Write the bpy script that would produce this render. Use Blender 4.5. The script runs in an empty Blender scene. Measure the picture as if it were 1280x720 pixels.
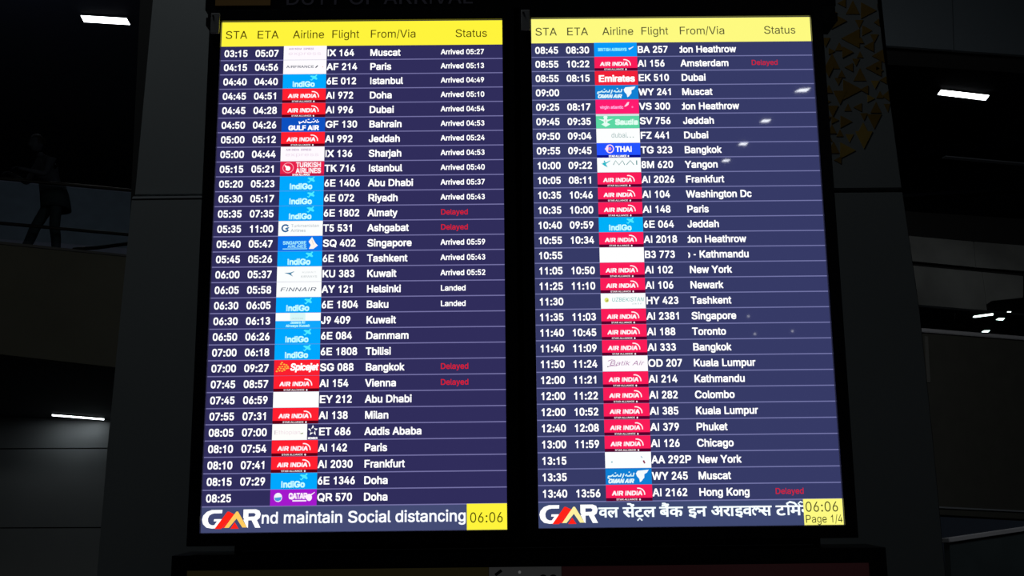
import bpy, bmesh, math, random, json
import mathutils
from mathutils import Vector, Matrix

# ------------------------------------------------------------------ camera, world, lights, exposure
C = bpy.context.scene.collection
sc = bpy.context.scene
FPX = 1285.3
CAM = Vector((0.0, 0.0, 1.6))
PITCH, ROLL = math.radians(16.0), math.radians(-1.0)
_r0 = Vector((1, 0, 0)); _u0 = Vector((0, -math.sin(PITCH), math.cos(PITCH)))
FWD = Vector((0, math.cos(PITCH), math.sin(PITCH)))
RGT = _r0 * math.cos(ROLL) + _u0 * math.sin(ROLL)
UPV = -_r0 * math.sin(ROLL) + _u0 * math.cos(ROLL)
cd = bpy.data.cameras.new('camera'); cam = bpy.data.objects.new('camera', cd); C.objects.link(cam)
cd.sensor_width = 36.0; cd.lens = FPX / 1280 * 36; cd.clip_start = 0.05; cd.clip_end = 200
cam.matrix_world = Matrix(((RGT.x, UPV.x, -FWD.x, CAM.x), (RGT.y, UPV.y, -FWD.y, CAM.y), (RGT.z, UPV.z, -FWD.z, CAM.z), (0, 0, 0, 1)))
sc.camera = cam
w = bpy.data.worlds.new('world'); sc.world = w; w.use_nodes = True
w.node_tree.nodes['Background'].inputs[0].default_value = (0.55, 0.7, 1.0, 1)
w.node_tree.nodes['Background'].inputs[1].default_value = 0.005
sc.view_settings.view_transform = 'Standard'; sc.view_settings.look = 'None'
sc.view_settings.exposure = 0.0; sc.view_settings.gamma = 1.0; sc.view_settings.use_curve_mapping = False

def area(name, loc, target, size, size_y, power, col):
    l = bpy.data.lights.new(name, 'AREA'); l.shape = 'RECTANGLE'; l.size = size; l.size_y = size_y
    l.energy = power; l.color = col
    o = bpy.data.objects.new(name, l); C.objects.link(o); o.location = loc
    o.rotation_euler = (Vector(target) - Vector(loc)).to_track_quat('-Z', 'Y').to_euler()
    return o
area('pylon_fill_light', (-1.6, 1.5, 6.8), (-0.2, 3.1, 3.4), 1.0, 0.4, 18, (0.9, 0.98, 1.0))  # added fill light for the pylon, no fixture behind it
area('cladding_fill_light', (4.5, 6.5, 6.9), (6.3, 15.5, 5.4), 2.0, 0.5, 100, (0.95, 0.98, 1.0))  # unseen fill light added to brighten the right cladding
area('parapet_fill_light', (-6.0, 6.0, 8.6), (-6.0, 16.0, 4.8), 4.0, 1.0, 14, (1.0, 0.98, 0.85))  # added fill light aimed at the left parapet, not a fixture

area('balcony_fill_light', (-9.0, 15.0, 10.8), (-10.5, 23.0, 8.2), 4.0, 1.0, 11, (0.75, 0.84, 1.0))  # fill light added over the mezzanine for its back wall and the person
area('lower_wall_fill_light', (-11.5, 19.9, 4.78), (-11.6, 20.4, 2.0), 2.0, 0.15, 0.8, (0.9, 0.97, 1.0))  # extra fill light added to spread the glow on the lower wall

# ------------------------------------------------------------------ helpers
def ray(px, py):
    return (RGT * ((px - 640) / FPX) - UPV * ((py - 360) / FPX) + FWD).normalized()
TH = math.radians(17.5)
AX = Vector((math.cos(TH), math.sin(TH), 0)); BX = Vector((-math.sin(TH), math.cos(TH), 0))   # building axes
def on_y(px, py, Y):
    d = ray(px, py); return CAM + d * (Y / d.y)
def on_d(px, py, D):                                   # point on the building plane that lies D metres along BX
    d = ray(px, py); return CAM + d * (D / d.dot(BX))
def on_z(px, py, Z):
    d = ray(px, py); return CAM + d * ((Z - CAM.z) / d.z)
def lin(c):
    if isinstance(c, str): c = tuple(int(c[i:i+2], 16) for i in (0, 2, 4))
    return tuple(((v/255)/12.92 if v/255 <= 0.04045 else ((v/255+0.055)/1.055)**2.4) for v in c)

MATS = {}
def surf(name, col, rough=0.6, metal=0.0, spec=0.5, noise=0.0, nscale=4.0, bump=0.0):
    if name in MATS: return MATS[name]
    m = bpy.data.materials.new(name); m.use_nodes = True; nt = m.node_tree; b = nt.nodes['Principled BSDF']
    col = lin(col)
    b.inputs['Base Color'].default_value = (*col, 1); b.inputs['Roughness'].default_value = rough
    b.inputs['Metallic'].default_value = metal; b.inputs['Specular IOR Level'].default_value = spec
    if noise or bump:
        tc = nt.nodes.new('ShaderNodeTexCoord'); n = nt.nodes.new('ShaderNodeTexNoise')
        n.inputs['Scale'].default_value = nscale; n.inputs['Detail'].default_value = 5
        nt.links.new(tc.outputs['Object'], n.inputs['Vector'])
        if noise:
            r = nt.nodes.new('ShaderNodeValToRGB')
            r.color_ramp.elements[0].position = 0.3; r.color_ramp.elements[1].position = 0.7
            r.color_ramp.elements[0].color = (*[v*(1-noise) for v in col], 1); r.color_ramp.elements[1].color = (*[min(1, v*(1+noise)) for v in col], 1)
            nt.links.new(n.outputs['Fac'], r.inputs[0]); nt.links.new(r.outputs[0], b.inputs['Base Color'])
        if bump:
            bp = nt.nodes.new('ShaderNodeBump'); bp.inputs['Strength'].default_value = bump; bp.inputs['Distance'].default_value = 0.01
            nt.links.new(n.outputs['Fac'], bp.inputs['Height']); nt.links.new(bp.outputs[0], b.inputs['Normal'])
    MATS[name] = m; return m
def lit(col, s=1.0):                                   # a lit display pixel colour under the glossy cover
    key = 'display_light_%s_%g' % (col, s)
    if key in MATS: return MATS[key]
    m = bpy.data.materials.new(key); m.use_nodes = True; b = m.node_tree.nodes['Principled BSDF']
    b.inputs['Base Color'].default_value = (0.004, 0.004, 0.006, 1); b.inputs['Roughness'].default_value = 0.02
    b.inputs['Emission Color'].default_value = (*lin(col), 1); b.inputs['Emission Strength'].default_value = s
    MATS[key] = m; return m
def lampmat(name, col, s):
    if name in MATS: return MATS[name]
    m = bpy.data.materials.new(name); m.use_nodes = True; b = m.node_tree.nodes['Principled BSDF']
    b.inputs['Base Color'].default_value = (0.8, 0.8, 0.8, 1)
    b.inputs['Emission Color'].default_value = (*col, 1); b.inputs['Emission Strength'].default_value = s
    MATS[name] = m; return m

def link(name, me, mat=None, parent=None):
    o = bpy.data.objects.new(name, me); C.objects.link(o)
    for m in (mat if isinstance(mat, (list, tuple)) else [mat] if mat else []): me.materials.append(m)
    if parent: o.parent = parent
    return o
def tag(o, label=None, cat=None, group=None, kind=None):
    if label: o['label'] = label
    if cat: o['category'] = cat
    if group: o['group'] = group
    if kind: o['kind'] = kind
    return o
def empty(name, loc=(0, 0, 0)):
    o = bpy.data.objects.new(name, None); C.objects.link(o); o.location = loc; o.empty_display_size = 0.1; return o
def box_me(name, lo, hi, bev=0.0):
    bm = bmesh.new(); bmesh.ops.create_cube(bm, size=1)
    for v in bm.verts:
        for i in range(3): v.co[i] = lo[i] + (v.co[i] + 0.5) * (hi[i] - lo[i])
    if bev: bmesh.ops.bevel(bm, geom=bm.edges[:], offset=bev, segments=2, affect='EDGES', profile=0.7)
    me = bpy.data.meshes.new(name); bm.to_mesh(me); bm.free(); return me
def boxes_me(name, items, bev=0.0):
    bm = bmesh.new()
    for lo, hi in items:
        t = box_me('t', lo, hi, bev); bm.from_mesh(t); bpy.data.meshes.remove(t)
    me = bpy.data.meshes.new(name); bm.to_mesh(me); bm.free(); return me
def prism_me(name, pts, off, origin=Vector((0, 0, 0)), bev=0.0):   # solid: polygon of 3-D points pushed along off
    bm = bmesh.new()
    a = [bm.verts.new(p - origin) for p in pts]; b = [bm.verts.new(p + off - origin) for p in pts]
    n = len(pts)
    bm.faces.new(a); bm.faces.new(b[::-1])
    for i in range(n): bm.faces.new((a[i], b[i], b[(i+1) % n], a[(i+1) % n]))
    bmesh.ops.recalc_face_normals(bm, faces=bm.faces)
    if bev: bmesh.ops.bevel(bm, geom=bm.edges[:], offset=bev, segments=2, affect='EDGES')
    me = bpy.data.meshes.new(name); bm.to_mesh(me); bm.free(); return me
def slab(name, px, D, thick, mat, parent=None, bev=0.0):  # solid facade piece: outline on the plane D, thickness away from the viewer
    pts = [on_d(x, y, D) for x, y in px]
    return link(name, prism_me(name, pts, BX * thick, bev=bev), mat, parent)
def tube_me(name, pts, r, n=10):
    bm = bmesh.new(); rings = []
    for i, p in enumerate(pts):
        t = (pts[min(i+1, len(pts)-1)] - pts[max(i-1, 0)]).normalized()
        s = t.cross(Vector((0, 0, 1)));  s = s.normalized() if s.length > 1e-3 else Vector((1, 0, 0)); u = s.cross(t)
        rings.append([bm.verts.new(p + (s*math.cos(a) + u*math.sin(a)) * r) for a in [2*math.pi*k/n for k in range(n)]])
    for a, b in zip(rings, rings[1:]):
        for k in range(n): bm.faces.new((a[k], a[(k+1) % n], b[(k+1) % n], b[k]))
    bm.faces.new(rings[0][::-1]); bm.faces.new(rings[-1])
    bmesh.ops.recalc_face_normals(bm, faces=bm.faces)
    me = bpy.data.meshes.new(name); bm.to_mesh(me); bm.free(); return me

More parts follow.
